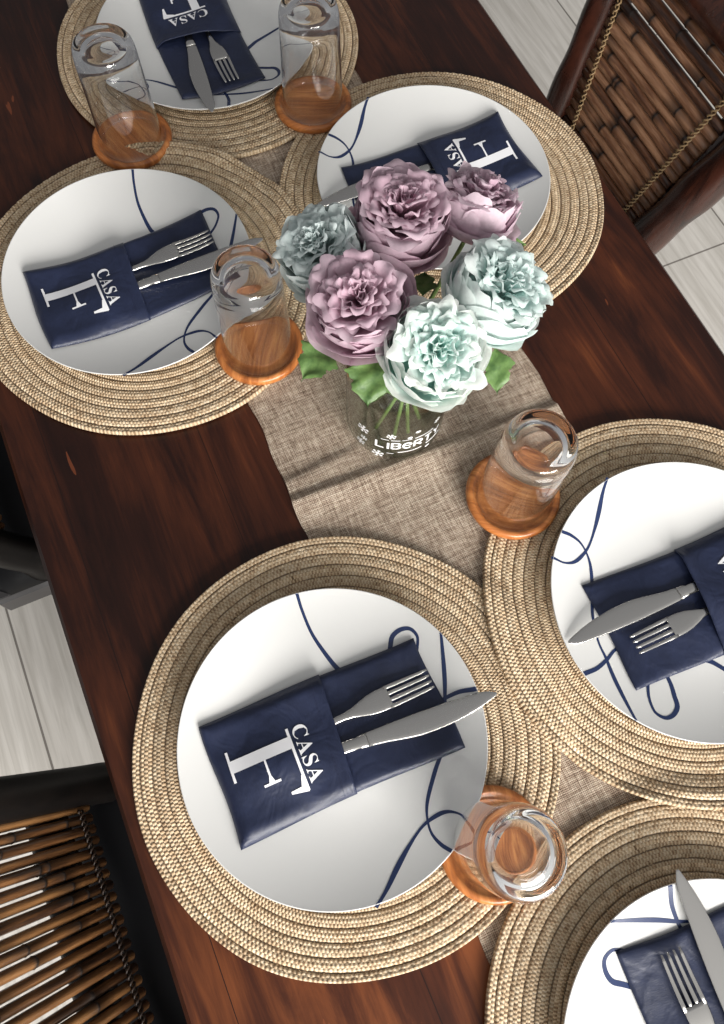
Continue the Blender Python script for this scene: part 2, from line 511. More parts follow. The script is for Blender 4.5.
GLYPH = {'C':([(0.257,-0.011),(0.193,-0.003),(0.137,0.02),(0.091,0.056),(0.056,0.104),(0.034,0.162),(0.026,0.228),(0.034,0.294),(0.056,0.351),(0.092,0.399),(0.139,0.435),(0.195,0.458),(0.259,0.465),(0.309,0.459),(0.367,0.44),(0.377,0.436),(0.388,0.435),(0.408,0.443),(0.419,0.465),(0.437,0.465),(0.437,0.308),(0.42,0.308),(0.392,0.364),(0.356,0.407),(0.313,0.434),(0.265,0.443),(0.174,0.389),(0.144,0.226),(0.177,0.074),(0.278,0.024),(0.318,0.029),(0.358,0.045),(0.395,0.071),(0.428,0.106),(0.447,0.089),(0.365,0.014)],[(11,13,12),(17,19,18),(17,20,19),(11,14,13),(10,25,11),(25,14,11),(10,26,25),(24,14,25),(16,20,17),(24,15,14),(24,16,15),(24,23,16),(23,22,16),(22,20,16),(9,26,10),(8,26,9),(8,27,26),(21,20,22),(7,27,8),(6,27,7),(5,27,6),(5,28,27),(4,28,5),(32,34,33),(3,28,4),(32,35,34),(3,29,28),(31,35,32),(2,29,3),(30,35,31),(29,35,30),(2,35,29),(1,35,2),(1,0,35)]),'A':([(-0.009,0.0),(-0.009,0.018),(0.009,0.021),(0.024,0.03),(0.036,0.047),(0.049,0.075),(0.206,0.466),(0.224,0.465),(0.384,0.087),(0.399,0.055),(0.411,0.034),(0.425,0.022),(0.443,0.018),(0.443,0.0),(0.229,0.0),(0.229,0.018),(0.27,0.025),(0.283,0.046),(0.281,0.059),(0.273,0.081),(0.253,0.132),(0.103,0.132),(0.079,0.071),(0.077,0.065),(0.076,0.059),(0.075,0.053),(0.075,0.048),(0.087,0.026),(0.124,0.018),(0.128,0.018),(0.128,0.0),(0.113,0.161),(0.242,0.161),(0.177,0.319)],[(5,7,6),(5,33,7),(33,8,7),(5,31,33),(32,8,33),(5,21,31),(21,32,31),(21,20,32),(20,8,32),(5,22,21),(19,8,20),(19,9,8),(18,9,19),(4,22,5),(4,23,22),(4,24,23),(17,9,18),(4,25,24),(17,10,9),(4,26,25),(4,27,26),(3,27,4),(16,10,17),(16,11,10),(2,27,3),(2,28,27),(15,11,16),(15,12,11),(1,28,2),(0,28,1),(0,29,28),(0,30,29),(14,12,15),(14,13,12)]),'S':([(0.043,-0.011),(0.043,0.158),(0.062,0.158),(0.083,0.094),(0.111,0.05),(0.149,0.024),(0.197,0.015),(0.231,0.02),(0.257,0.036),(0.273,0.06),(0.279,0.089),(0.265,0.129),(0.225,0.16),(0.163,0.191),(0.112,0.221),(0.077,0.253),(0.056,0.289),(0.05,0.332),(0.054,0.37),(0.067,0.403),(0.088,0.429),(0.115,0.449),(0.148,0.462),(0.185,0.466),(0.206,0.465),(0.229,0.461),(0.255,0.456),(0.282,0.448),(0.287,0.447),(0.291,0.446),(0.296,0.445),(0.3,0.445),(0.313,0.45),(0.32,0.466),(0.339,0.466),(0.339,0.319),(0.322,0.319),(0.31,0.354),(0.293,0.385),(0.272,0.41),(0.248,0.429),(0.222,0.441),(0.194,0.445),(0.163,0.44),(0.14,0.426),(0.125,0.406),(0.12,0.38),(0.124,0.356),(0.137,0.336),(0.159,0.319),(0.189,0.303),(0.253,0.273),(0.29,0.253),(0.317,0.233),(0.337,0.211),(0.35,0.188),(0.357,0.162),(0.359,0.133),(0.354,0.093),(0.339,0.058),(0.314,0.029),(0.281,0.008),(0.24,-0.006),(0.192,-0.01),(0.175,-0.009),(0.158,-0.008),(0.142,-0.004),(0.126,0.001),(0.11,0.006),(0.098,0.009),(0.09,0.011),(0.085,0.012),(0.075,0.011),(0.069,0.007),(0.065,0.0),(0.061,-0.011)],[(22,24,23),(32,34,33),(32,35,34),(22,25,24),(21,25,22),(21,26,25),(21,27,26),(31,35,32),(20,42,21),(42,27,21),(42,28,27),(42,29,28),(42,30,29),(42,31,30),(20,43,42),(41,31,42),(41,40,31),(40,39,31),(39,38,31),(38,35,31),(20,44,43),(19,44,20),(19,45,44),(19,46,45),(18,46,19),(37,35,38),(18,47,46),(17,47,18),(17,48,47),(36,35,37),(17,49,48),(16,49,17),(16,50,49),(16,51,50),(15,51,16),(15,52,51),(15,53,52),(14,53,15),(14,54,53),(13,54,14),(13,55,54),(12,55,13),(12,56,55),(12,57,56),(11,57,12),(0,2,1),(0,3,2),(11,58,57),(10,58,11),(0,4,3),(10,59,58),(9,59,10),(8,59,9),(8,60,59),(0,73,4),(73,72,4),(72,5,4),(7,60,8),(7,61,60),(72,71,5),(71,6,5),(6,61,7),(71,61,6),(70,61,71),(69,61,70),(68,61,69),(68,62,61),(0,74,73),(67,62,68),(66,62,67),(0,75,74),(65,62,66),(65,63,62),(64,63,65)])}
# ------------------------------------------------------------------ floor and table
V, F = box((0.2, 0.4, -0.01), (4.4, 4.8, 0.02))
structure(mesh_obj('floor', V, F, M['floor'], smooth=False))

X0, X1, Y0, Y1 = -0.1857, 0.5624, -0.50, 1.13
table = tag(empty('dining_table', (0.188, 0.315, 0)), 'dark red-brown wooden dining table laid with six place settings', 'table')
cx, cy = 0.188, 0.315
top = MB().add(*box((0.1883 - cx, 0, T - 0.018), (X1 - X0, Y1 - Y0, 0.036), 0.004))
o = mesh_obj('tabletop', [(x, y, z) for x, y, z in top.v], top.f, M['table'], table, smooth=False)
ap = MB()
ap.add(*box((0, Y0 - cy + 0.10, T - 0.086), (X1 - X0 - 0.17, 0.025, 0.1), 0.003)).add(*box((0, Y1 - cy - 0.10, T - 0.086), (X1 - X0 - 0.17, 0.025, 0.1), 0.003))
ap.add(*box((X0 - cx + 0.10, 0, T - 0.086), (0.025, Y1 - Y0 - 0.23, 0.1), 0.003)).add(*box((X1 - cx - 0.10, 0, T - 0.086), (0.025, Y1 - Y0 - 0.23, 0.1), 0.003))
ap.build('apron', M['table'], table, smooth=False)
for sx in (-1, 1):
    for sy in (-1, 1):
        lg = box((sx * ((X1 - X0) / 2 - 0.10), sy * ((Y1 - Y0) / 2 - 0.10), (T - 0.037) / 2), (0.07, 0.07, T - 0.037), 0.006)
        mesh_obj('leg', lg[0], lg[1], M['table'], table, smooth=False)

# ------------------------------------------------------------------ runner
nx, ny = 90, 460
xs = np.linspace(0.0585, 0.3575, nx); ys = np.linspace(-0.44, 1.055, ny)
XX, YY = np.meshgrid(xs, ys, indexing='ij')
def ridge(y0, slope, h, w, xa, xb):
    yc = y0 + slope * (XX - 0.2)
    d = YY - yc
    return h * np.exp(-np.where(d > 0, d / w, d / (w * 4.5)) ** 2) * smoothstep(xa - 0.03, xa + 0.03, XX) * (1 - smoothstep(xb - 0.03, xb + 0.03, XX))
Z = 0.0014 + ridge(0.272, -0.03, 0.0062, 0.0045, -1, 9) + ridge(0.312, 0.1, 0.0034, 0.005, -1, 0.14)
Z += 0.0012 * np.sin(YY * 31 + 3 * np.sin(XX * 11)) ** 2 * smoothstep(0.25, 0.29, YY) * (1 - smoothstep(0.35, 0.385, YY))
edge = 0.0012 * np.sin(YY * 90) + 0.0008 * np.sin(YY * 37 + 1) + 0.0035 * np.sin(YY * 4.0)
wx = (XX - xs[0]) / (xs[-1] - xs[0])
XX2 = XX + edge * (1 - wx) + (0.001 * np.sin(YY * 80 + 2) + 0.002 * np.sin(YY * 5 + 1)) * wx
topv = np.stack([XX2, YY, Z + T], -1).reshape(-1, 3)
botv = topv.copy(); botv[:, 2] = T + 0.0002
F = grid_faces(nx, ny); n0 = nx * ny
F = [tuple(reversed(f)) for f in F]
bd = [i * ny for i in range(nx)] + [(nx - 1) * ny + j for j in range(1, ny)] + [i * ny + ny - 1 for i in range(nx - 2, -1, -1)] + [j for j in range(ny - 2, 0, -1)]
F += [(bd[k], bd[(k + 1) % len(bd)], bd[(k + 1) % len(bd)] + n0, bd[k] + n0) for k in range(len(bd))]
tag(mesh_obj('table_runner', np.vstack([topv, botv]), F, M['linen']), 'brown burlap table runner down the middle of the table', 'table runner')

# ------------------------------------------------------------------ woven round place mats
RM = 0.19
MATS = {'A': (0.2007, 0.9005), 'B': (0.0130, 0.5865), 'C': (0.3685, 0.5681), 'D': (0.0194, 0.0467), 'E': (0.3654, 0.0370), 'F': (0.1980, -0.2933)}
MAT_TOP = 0.0078
def mat_mesh(key):
    c = np.array(MATS[key]); nt_ = 420
    rr = np.concatenate([np.linspace(0.004, 0.108, 8), np.linspace(0.112, RM, 112)])
    r2 = np.random.default_rng(ord(key))
    nt_ += 1; th = np.linspace(0, 2 * pi, nt_)
    Rg, Tg = np.meshgrid(rr, th, indexing='ij')
    wob = 0.0008 * np.sin(3 * Tg + r2.uniform(0, 6)) + 0.0006 * np.sin(7 * Tg + r2.uniform(0, 6))
    k = smoothstep(0.1, RM, Rg)
    prof = 0.0036 + 0.0020 * np.abs(np.sin(pi * Rg / 0.0108)) ** 0.5 + 0.0008 * np.abs(np.sin(pi * Rg / 0.0036)) ** 0.7
    prof += 0.0004 * np.sin(Tg * 300 + np.floor(Rg / 0.0036) * pi) * k
    x = (Rg + wob * k) * np.cos(Tg); y = (Rg + wob * k) * np.sin(Tg)
    lift = np.zeros_like(x)
    for o2 in {'B': 'AC', 'E': 'DF'}.get(key, ''):
        d = np.hypot(x + c[0] - MATS[o2][0], y + c[1] - MATS[o2][1])
        lift = np.maximum(lift, 0.0068 * smoothstep(RM + 0.022, RM - 0.001, d))
    lift += 0.0008 * k * (1 + np.sin(2 * Tg + r2.uniform(0, 6)))
    topv = np.stack([x, y, prof + lift], -1).reshape(-1, 3)
    m = len(rr)
    # rounded rim then under side
    rim = np.stack([(RM + 0.0012 + wob[-1]) * np.cos(th), (RM + 0.0012 + wob[-1]) * np.sin(th), 0.0026 + lift[-1]], -1)
    und = np.stack([(RM + wob[-1]) * np.cos(th), (RM + wob[-1]) * np.sin(th), 0.0004 + lift[-1]], -1)
    inn = np.stack([0.15 * np.cos(th), 0.15 * np.sin(th), 0 * th + 0.0002], -1)
    V = np.vstack([topv, rim, und, inn])
    F = np.array(grid_faces(m + 3, nt_), dtype=np.int32)
    uv = np.zeros((len(V), 2)); uv[:, 0] = np.tile(th / (2 * pi), m + 3)
    uv[:, 1] = np.concatenate([Rg.ravel(), np.full(nt_, RM), np.full(nt_, RM), np.full(nt_, 0.15)])
    return V, F, uv
MLAB = {'A': 'round woven straw place mat at the far end of the table',
        'B': 'round woven straw place mat at far left, lapping over its two neighbours',
        'C': 'round woven straw place mat behind the flowers, near the bamboo chair back',
        'D': 'round woven straw place mat seen whole in the near left foreground',
        'E': 'round woven straw place mat on the near right, lapping over the foreground mat',
        'F': 'round woven straw place mat cut off at the bottom right corner'}
for k_ in MATS:
    V, F, uv = mat_mesh(k_)
    tag(mesh_obj('place_mat', V, F, M['straw'], uv=uv, loc=(*MATS[k_], T + 0.0015)), MLAB[k_], 'place mat', 'round straw place mats')

# ------------------------------------------------------------------ plates
RP = 0.1346
def pz(r):
    t = np.clip((np.asarray(r, float) - 0.055) / (RP - 0.055), 0, 1)
    return 0.0070 + 0.0150 * t ** 1.9
K1 = [(0.0806, -0.1095), (0.0788, -0.1072), (0.0733, -0.0986), (0.0652, -0.0934), (0.055, -0.0927), (0.0409, -0.0957), (0.0242, -0.1047), (0.0091, -0.1148), (-0.0064, -0.1263), (-0.0199, -0.1345)]
K2 = [(0.0546, -0.122), (0.0489, -0.1138), (0.0458, -0.1029), (0.0481, -0.0904), (0.0549, -0.0779), (0.0712, -0.0593), (0.0854, -0.0452), (0.0989, -0.025), (0.1048, -0.0094), (0.112, 0.0065), (0.1188, 0.0242), (0.1252, 0.0423), (0.1262, 0.0459)]
K3 = [(0.1335, -0.0123), (0.1303, -0.0114), (0.1187, -0.0081), (0.105, -0.0078), (0.0912, -0.0091), (0.0771, -0.0052), (0.0672, 0.0089), (0.0681, 0.0277), (0.0738, 0.044), (0.0803, 0.0543), (0.0856, 0.0616), (0.094, 0.064), (0.102, 0.0617), (0.1057, 0.0552), (0.1049, 0.0483), (0.097, 0.0368), (0.0811, 0.026), (0.0568, 0.0251), (0.0411, 0.0361), (0.0311, 0.051), (0.0273, 0.0586), (0.0227, 0.0755), (0.0191, 0.0952), (0.019, 0.1167), (0.0205, 0.1325)]
def plate_mesh():
    mb = MB()
    rs = list(np.linspace(0.0, 0.055, 4))[1:] + list(np.linspace(0.06, 0.086, 6)) + list(np.linspace(0.09, RP - 0.0012, 16))
    prof = [(0.0005, float(pz(0)))] + [(r, float(pz(r))) for r in rs]
    zr = float(pz(RP))
    prof += [(RP - 0.0004, zr - 0.0001), (RP, zr - 0.0010), (RP - 0.0006, zr - 0.0021)]
    prof += [(r, float(pz(r)) - 0.0026) for r in reversed(rs[9:-1])] + [(0.088, 0.0050), (0.086, 0.0), (0.082, 0.0), (0.080, 0.0046), (0.0005, 0.0046)]
    V, F = lathe(prof, 128)
    mb.add(V, [tuple(reversed(f)) for f in F], 0)
    ms = len(prof)
    mb.f.append(tuple(range(128))); mb.m.append(0)
    mb.f.append(tuple(reversed(range((ms - 1) * 128, ms * 128)))); mb.m.append(0)
    for K, w0, w1 in ((K1, 0.0011, 0.0019), (K2, 0.0013, 0.0016), (K3, 0.0016, 0.0019)):
        c = np.array(catmull(K, 7)); n = len(c)
        d = np.gradient(c, axis=0); d /= np.linalg.norm(d, axis=1)[:, None]
        nrm = np.stack([-d[:, 1], d[:, 0]], 1)
        t = np.linspace(0, 1, n)
        w = (w0 + (w1 - w0) * t) * (1 + 0.28 * np.sin(t * 17 + 1))
        a = c + nrm * w[:, None]; b_ = c - nrm * w[:, None]
        V = []
        for p in (a, c, b_):
            r = np.minimum(np.hypot(p[:, 0], p[:, 1]), RP - 0.0012); V.append(np.stack([p[:, 0], p[:, 1], pz(r) + 0.00022], -1))
        V = np.stack(V, 1).reshape(-1, 3)
        mb.add(V, [tuple(reversed(f)) for f in grid_faces(n, 3)], 1)
    return mb
PL = {'A': ((0.1985, 0.9020), -92), 'B': ((0.0004, 0.5960), -11.5), 'C': ((0.3629, 0.5832), 198), 'D': ((0.0092, 0.0532), 0), 'E': ((0.3690, 0.0362), 195), 'F': ((0.1950, -0.2970), 86)}
PLAB = {'A': 'white round plate with blue scroll lines at the far end of the table',
        'B': 'white round plate with blue scroll lines at far left edge of photo',
        'C': 'white round plate partly hidden behind the vase of flowers',
        'D': 'white round plate with blue scroll lines, seen whole in near left foreground',
        'E': 'white round plate with blue scroll lines, cut by the right edge of photo',
        'F': 'white round plate cut off by the bottom right corner of photo'}
plate0 = None
for k_, ((x, y), a) in PL.items():
    if plate0 is None:
        o = plate0 = plate_mesh().build('plate', [M['plate'], M['ink']])
    else:
        o = plate0.copy(); COL.objects.link(o)
    o.location = (x - 0.001, y - 0.0035, T + MAT_TOP); o.rotation_euler = (0, 0, radians(a))
    tag(o, PLAB[k_], 'plate', 'white dinner plates')

# ------------------------------------------------------------------ navy cutlery pouches
HX, HY, PX = 0.1025, 0.0525, 0.006            # half length, half width, pocket opening
OFF = [0.0, 0.0]                               # where the pouch centre sits on its plate
def wr(x, y, s):
    return (0.0011 * np.sin(38 * x + 62 * y + s + 1.2 * np.sin(40 * x)) + 0.0009 * np.sin(-66 * x + 34 * y + 2.1 * s) + 0.0007 * np.sin(105 * y + 23 * x + 0.7 * s))
def cloth_base(x, y):
    return pz(np.hypot(x + OFF[0], y + OFF[1])) + 0.0009
def back_top(x, y, s=0.0):
    d = np.minimum(HX - np.abs(x), HY - np.abs(y))
    e = np.sqrt(np.clip(d / 0.006, 0, 1))
    return cloth_base(x, y) + 0.0012 + 0.0032 * e + wr(x, y, s) * e * 0.9
def pocket_top(x, y, s=0.0):
    d = np.minimum(np.minimum(x + HX, HY - np.abs(y)), 1)
    e = np.sqrt(np.clip(d / 0.009, 0, 1))
    bul = 0.0040 * np.exp(-((y + 0.001) / 0.028) ** 2) * smoothstep(-0.105, -0.05, x)
    return cloth_base(x, y) + 0.0020 + e * (0.0074 + bul + wr(x, y, s + 3) * 1.2)
def slab(fx, fy, top_, bot_, wobble=None):
    """closed cloth slab from two height grids"""
    nx_, ny_ = fx.shape
    if wobble is not None:
        fx, fy = wobble(fx, fy)
    a = np.stack([fx, fy, top_], -1).reshape(-1, 3); b_ = np.stack([fx, fy, bot_], -1).reshape(-1, 3)
    F = [tuple(reversed(f)) for f in grid_faces(nx_, ny_)]; n_ = nx_ * ny_
    F += [tuple(i + n_ for i in reversed(f)) for f in F]
    bd = [i * ny_ for i in range(nx_)] + [(nx_ - 1) * ny_ + j for j in range(1, ny_)] + [i * ny_ + ny_ - 1 for i in range(nx_ - 2, -1, -1)] + [j for j in range(ny_ - 2, 0, -1)]
    m_ = len(bd)
    F += [(bd[k], bd[k] + n_, bd[(k + 1) % m_] + n_, bd[(k + 1) % m_]) for k in range(m_)]
    return np.vstack([a, b_]), F
def ribbon(pts, w, zf, off=0.0006):
    c = np.array(pts); d = np.gradient(c, axis=0); d /= np.linalg.norm(d, axis=1)[:, None] + 1e-12
    nr = np.stack([-d[:, 1], d[:, 0]], 1)
    w = np.asarray(w) if hasattr(w, '__len__') else np.full(len(c), w)
    a = c + nr * w[:, None]; b_ = c - nr * w[:, None]
    V = np.stack([np.stack([p[:, 0], p[:, 1], zf(p[:, 0], p[:, 1]) + off], -1) for p in (a, b_)], 1).reshape(-1, 3)
    return V, [tuple(reversed(f)) for f in grid_faces(len(c), 2)]
def embroidery(zf):
    """big serif F under a rule, CASA above it; letter up = +x, letter right = -y"""
    mb = MB()
    def seg(u0, v0, u1, v1, w, n=14, w1=None):
        t = np.linspace(0, 1, n)
        pts = np.stack([v0 + (v1 - v0) * t, -(u0 + (u1 - u0) * t)], 1)
        ww = w + ((w if w1 is None else w1) - w) * t
        mb.add(*ribbon(pts, ww / 2, zf))
    v0, v1 = -0.0895, -0.0345
    seg(-0.0225, v0, 0.0045, v0, 0.0022)                       # foot serif
    seg(-0.0088, v0, -0.0088, v1, 0.0105)                      # stem
    seg(-0.0210, v1, 0.0335, v1, 0.0024)                       # top rule
    seg(0.0312, v1 + 0.0006, 0.0302, v1 - 0.0145, 0.0062, 8, 0.0022)   # beak of the top arm
    seg(0.0200, v1 - 0.0012, 0.0312, v1 - 0.0030, 0.0012, 8, 0.0050)
    seg(-0.0040, -0.0605, 0.0165, -0.0605, 0.0018)             # middle arm
    seg(0.0100, -0.0605, 0.0165, -0.0605, 0.0018, 6, 0.0060)
    seg(0.0165, -0.0680, 0.0165, -0.0530, 0.0020)              # middle serif
    s_ = 0.0275; u = -0.0205
    for ch in 'CASA':
        gv, gf = GLYPH[ch]
        xs_ = [p[0] for p in gv]; w_ = (max(xs_) - min(xs_)) * s_
        V = [(-0.0305 + p[1] * s_, -(u + (p[0] - min(xs_)) * s_)) for p in gv]
        V = [(x, y, float(zf(np.array(x), np.array(y))) + 0.0006) for x, y in V]
        mb.add(V, gf)
        u += w_ + 0.0016
    return mb
def make_pouch(seed, shift=0.0):
    root = empty('cutlery_pouch')
    r2 = np.random.default_rng(seed); s = r2.uniform(0, 6); q = r2.uniform(-1, 1, 6)
    def wob(x, y):
        return (x + 0.0016 * np.sin(y * 50 + q[0] * 3) * np.abs(x) / HX + 0.0012 * q[1] * y / HY * np.sign(x),
                y + 0.0015 * np.sin(x * 28 + q[2] * 3) * np.abs(y) / HY)
    gx, gy = np.meshgrid(np.linspace(-HX, HX, 64), np.linspace(-HY, HY, 36), indexing='ij')
    V, F = slab(gx, gy, back_top(gx, gy, s), cloth_base(gx, gy) + 0.0001, wob)
    mesh_obj('back_panel', V, F, M['navy'], root)
    gx, gy = np.meshgrid(np.linspace(-HX - 0.0012, PX, 44), np.linspace(-HY - 0.0012, HY + 0.0012, 40), indexing='ij')
    skew = gx + 0.004 * gy / HY * smoothstep(-0.06, PX, gx)
    pt = pocket_top(np.clip(gx, -HX, 1), np.clip(gy, -HY, HY), s)
    V, F = slab(skew, gy, pt, np.maximum(pt - 0.0011, cloth_base(gx, gy) + 0.0008), wob)
    pk = mesh_obj('pocket', V, F, M['navy'], root)
    zf = lambda x, y: pocket_top(x, y, s)
    e = embroidery(lambda x, y: zf(x + shift, y))
    e.v = [(vx + shift, vy, vz) for vx, vy, vz in e.v]
    e = e.build('embroidery', M['thread'], pk); e['label'] = 'white embroidered F and CASA'
    hm = MB(); hm2 = MB()
    for k in range(30):                                        # stitches along the pocket hem and foot edge
        y = -HY + 0.003 + k * (2 * HY - 0.006) / 29
        yy = np.linspace(y - 0.0011, y + 0.0011, 3)
        hm.add(*ribbon(np.stack([np.full(3, PX - 0.0105) + 0.004 * yy / HY, yy], 1), 0.00025, zf, 0.0003))
        hm2.add(*ribbon(np.stack([np.full(3, -HX + 0.0042), yy], 1), 0.00025, zf, 0.0003))
    hm.build('hem_stitching', M['hem'], pk); hm2.build('hem_stitching', M['hem'], pk)
    return root

# ------------------------------------------------------------------ cutlery
def loft(sections, n=12):
    """sections: x, y centre, z centre, half width, half thickness"""
    V = []
    for (x, yc, zc, hw, ht) in sections:
        for k in range(n):
            a = 2 * pi * k / n
            ca, sa = cos(a), sin(a)
            V.append((x, yc + hw * np.sign(ca) * abs(ca) ** 0.75, zc + ht * np.sign(sa) * abs(sa) ** 0.75))
    F = grid_faces(len(sections), n, True)
    F.append(tuple(reversed(range(n)))); F.append(tuple(range((len(sections) - 1) * n, len(sections) * n)))
    return V, F
def fork_mesh():
    mb = MB(); z = lambda x: 0.0142 + 0.028 * max(x - 0.0, 0) * (1 if x < 0.06 else 1) + (0.0028 * sin(pi * min(max((x - 0.03) / 0.06, 0), 1)) if x > 0.03 else 0)
    xs_ = [-0.085, -0.083, -0.07, -0.04, -0.01, 0.01, 0.022, 0.030, 0.038, 0.046, 0.053, 0.058, 0.063, 0.066]
    hw = [0.004, 0.0062, 0.0068, 0.0050, 0.0036, 0.0031, 0.0032, 0.0042, 0.0066, 0.0088, 0.0098, 0.0101, 0.0101, 0.0100]
    ht = [0.0008, 0.0012, 0.0014, 0.0015, 0.0016, 0.0018, 0.0017, 0.0014, 0.0011, 0.0010, 0.0009, 0.0009, 0.0009, 0.0008]
    mb.add(*loft([(x, 0.011 - 0.02 * max(0, -x) * 0.1, z(x) if x > 0 else 0.0142, w, t) for x, w, t in zip(xs_, hw, ht)], 14))
    for k in range(4):
        yk = 0.011 + (k - 1.5) * 0.00575
        sec = []
        for t in np.linspace(0, 1, 9):
            x = 0.0635 + 0.0425 * t
            w = 0.0019 * (1 - 0.25 * t) if t < 0.95 else 0.0008
            sec.append((x, yk - (k - 1.5) * 0.0004 * t, z(0.0635) + 0.0018 * t - 0.0012 * sin(pi * t), w, 0.0008 * (1 - 0.4 * t)))
        mb.add(*loft(sec, 8))
    return mb
def knife_parts():
    h = MB(); b_ = MB()
    zz = lambda x: 0.0148 + 0.060 * max(x, 0)
    xs_ = [-0.08, -0.078, -0.06, -0.03, 0.0, 0.012, 0.0205, 0.0215, 0.0225, 0.027, 0.029]
    hw = [0.005, 0.0075, 0.0078, 0.0066, 0.0055, 0.0052, 0.0052, 0.0058, 0.0058, 0.0060, 0.0062]
    ht = [0.0012, 0.0020, 0.0023, 0.0023, 0.0023, 0.0023, 0.0022, 0.0026, 0.0026, 0.0020, 0.0012]
    h.add(*loft([(x, -0.0125 - 0.085 * x * 0.6, zz(x), w, t) for x, w, t in zip(xs_, hw, ht)], 14))
    sec = []
    for t in np.linspace(0, 1, 22):
        x = 0.027 + 0.121 * t
        up_ = 0.0062 + 0.0018 * sin(pi * min(t / 0.95, 1)) - (0.0 if t < 0.90 else 0.0035 * ((t - 0.90) / 0.10) ** 2.2)
        lo_ = 0.0062 + 0.0058 * smoothstep(0.0, 0.45, t) - (0.0 if t < 0.42 else 0.0108 * ((t - 0.42) / 0.58) ** 2.3)
        yc = -0.0125 - 0.085 * x * 0.6 + (up_ - lo_) / 2 - (0.0022 if t > 2 else 0)
        sec.append((x, yc, zz(x), max((up_ + lo_) / 2, 0.0004), 0.0009 * (1 - 0.5 * t)))
    xe, ye, ze, we, te = sec[-1]
    sec += [(xe + 0.0010, ye, ze, we * 0.75, te), (xe + 0.0016, ye, ze, we * 0.3, te * 0.7)]
    b_.add(*loft(sec, 12))
    return h, b_

NAP = {'A': ((0.1895, 0.9005), -92.5), 'B': ((-0.0035, 0.5815), 2.0), 'C': ((0.3700, 0.5815), 180), 'D': ((0.0083, 0.0525), -1.0), 'E': ((0.3795, 0.0265), 178.5), 'F': ((0.1970, -0.3010), 86)}
NLAB = {'A': 'navy cutlery pouch upside down on the plate at the far table end',
        'B': 'navy cutlery pouch reading CASA on the far left plate beside two tumblers',
        'C': 'navy cutlery pouch on the plate partly hidden behind the flowers',
        'D': 'navy cutlery pouch with large white F on the near left foreground plate',
        'E': 'navy cutlery pouch on the right-hand plate, its lettering cut off by photo edge',
        'F': 'navy cutlery pouch on the plate in the bottom right corner'}
WHERE = {'A': 'on the pouch at the far end of the table', 'B': 'on the far left pouch beside a tumbler', 'C': 'beside the flowers on the far right plate',
         'D': 'on the near left foreground pouch', 'E': 'on the right-hand pouch by the photo edge', 'F': 'on the pouch in the bottom right corner'}
fork0 = None; knife0 = None
for i, (k_, ((x, y), a)) in enumerate(NAP.items()):
    zb = T + MAT_TOP
    dx, dy = x - PL[k_][0][0] + 0.001, y - PL[k_][0][1] + 0.0035; ar = radians(a)
    OFF[:] = [dx * cos(ar) + dy * sin(ar), -dx * sin(ar) + dy * cos(ar)]
    p = make_pouch(i + 5, -0.008 if k_ == 'E' else 0.0)
    p.location = (x, y, zb); p.rotation_euler = (0, 0, radians(a))
    tag(p, NLAB[k_], 'cutlery pouch', 'navy cutlery pouches')
    ja = radians(a + [1.5, 0, 0, 0.5, 2.0, 1][i])
    if fork0 is None:
        f = fork0 = fork_mesh().build('fork', M['steel'])
    else:
        f = fork0.copy(); COL.objects.link(f)
    fo = {'A': -0.009, 'B': -0.006, 'C': -0.005, 'D': -0.006, 'E': -0.018, 'F': -0.015}[k_]
    f.location = (x + fo * cos(ar), y + fo * sin(ar), zb); f.rotation_euler = (0, 0, ja)
    tag(f, 'steel dinner fork ' + WHERE[k_], 'fork', 'dinner forks')
    if knife0 is None:
        knife0 = kn = empty('table_knife')
        h, b_ = knife_parts(); h.build('handle', M['steel'], kn); b_.build('blade', M['steel'], kn)
    else:
        kn = knife0.copy(); COL.objects.link(kn)
        for ch in knife0.children:
            c = ch.copy(); COL.objects.link(c); c.parent = kn
    ko, ka = {'A': (-0.009, -3.5), 'B': (0, 0), 'C': (0, 5.5), 'D': (-0.001, -2.0), 'E': (-0.007, 1.5), 'F': (-0.007, -1)}[k_]
    kn.location = (x + ko * cos(ar), y + ko * sin(ar), zb); kn.rotation_euler = (0, 0, ja + radians(ka))
    tag(kn, 'steel table knife ' + WHERE[k_], 'knife', 'table knives')

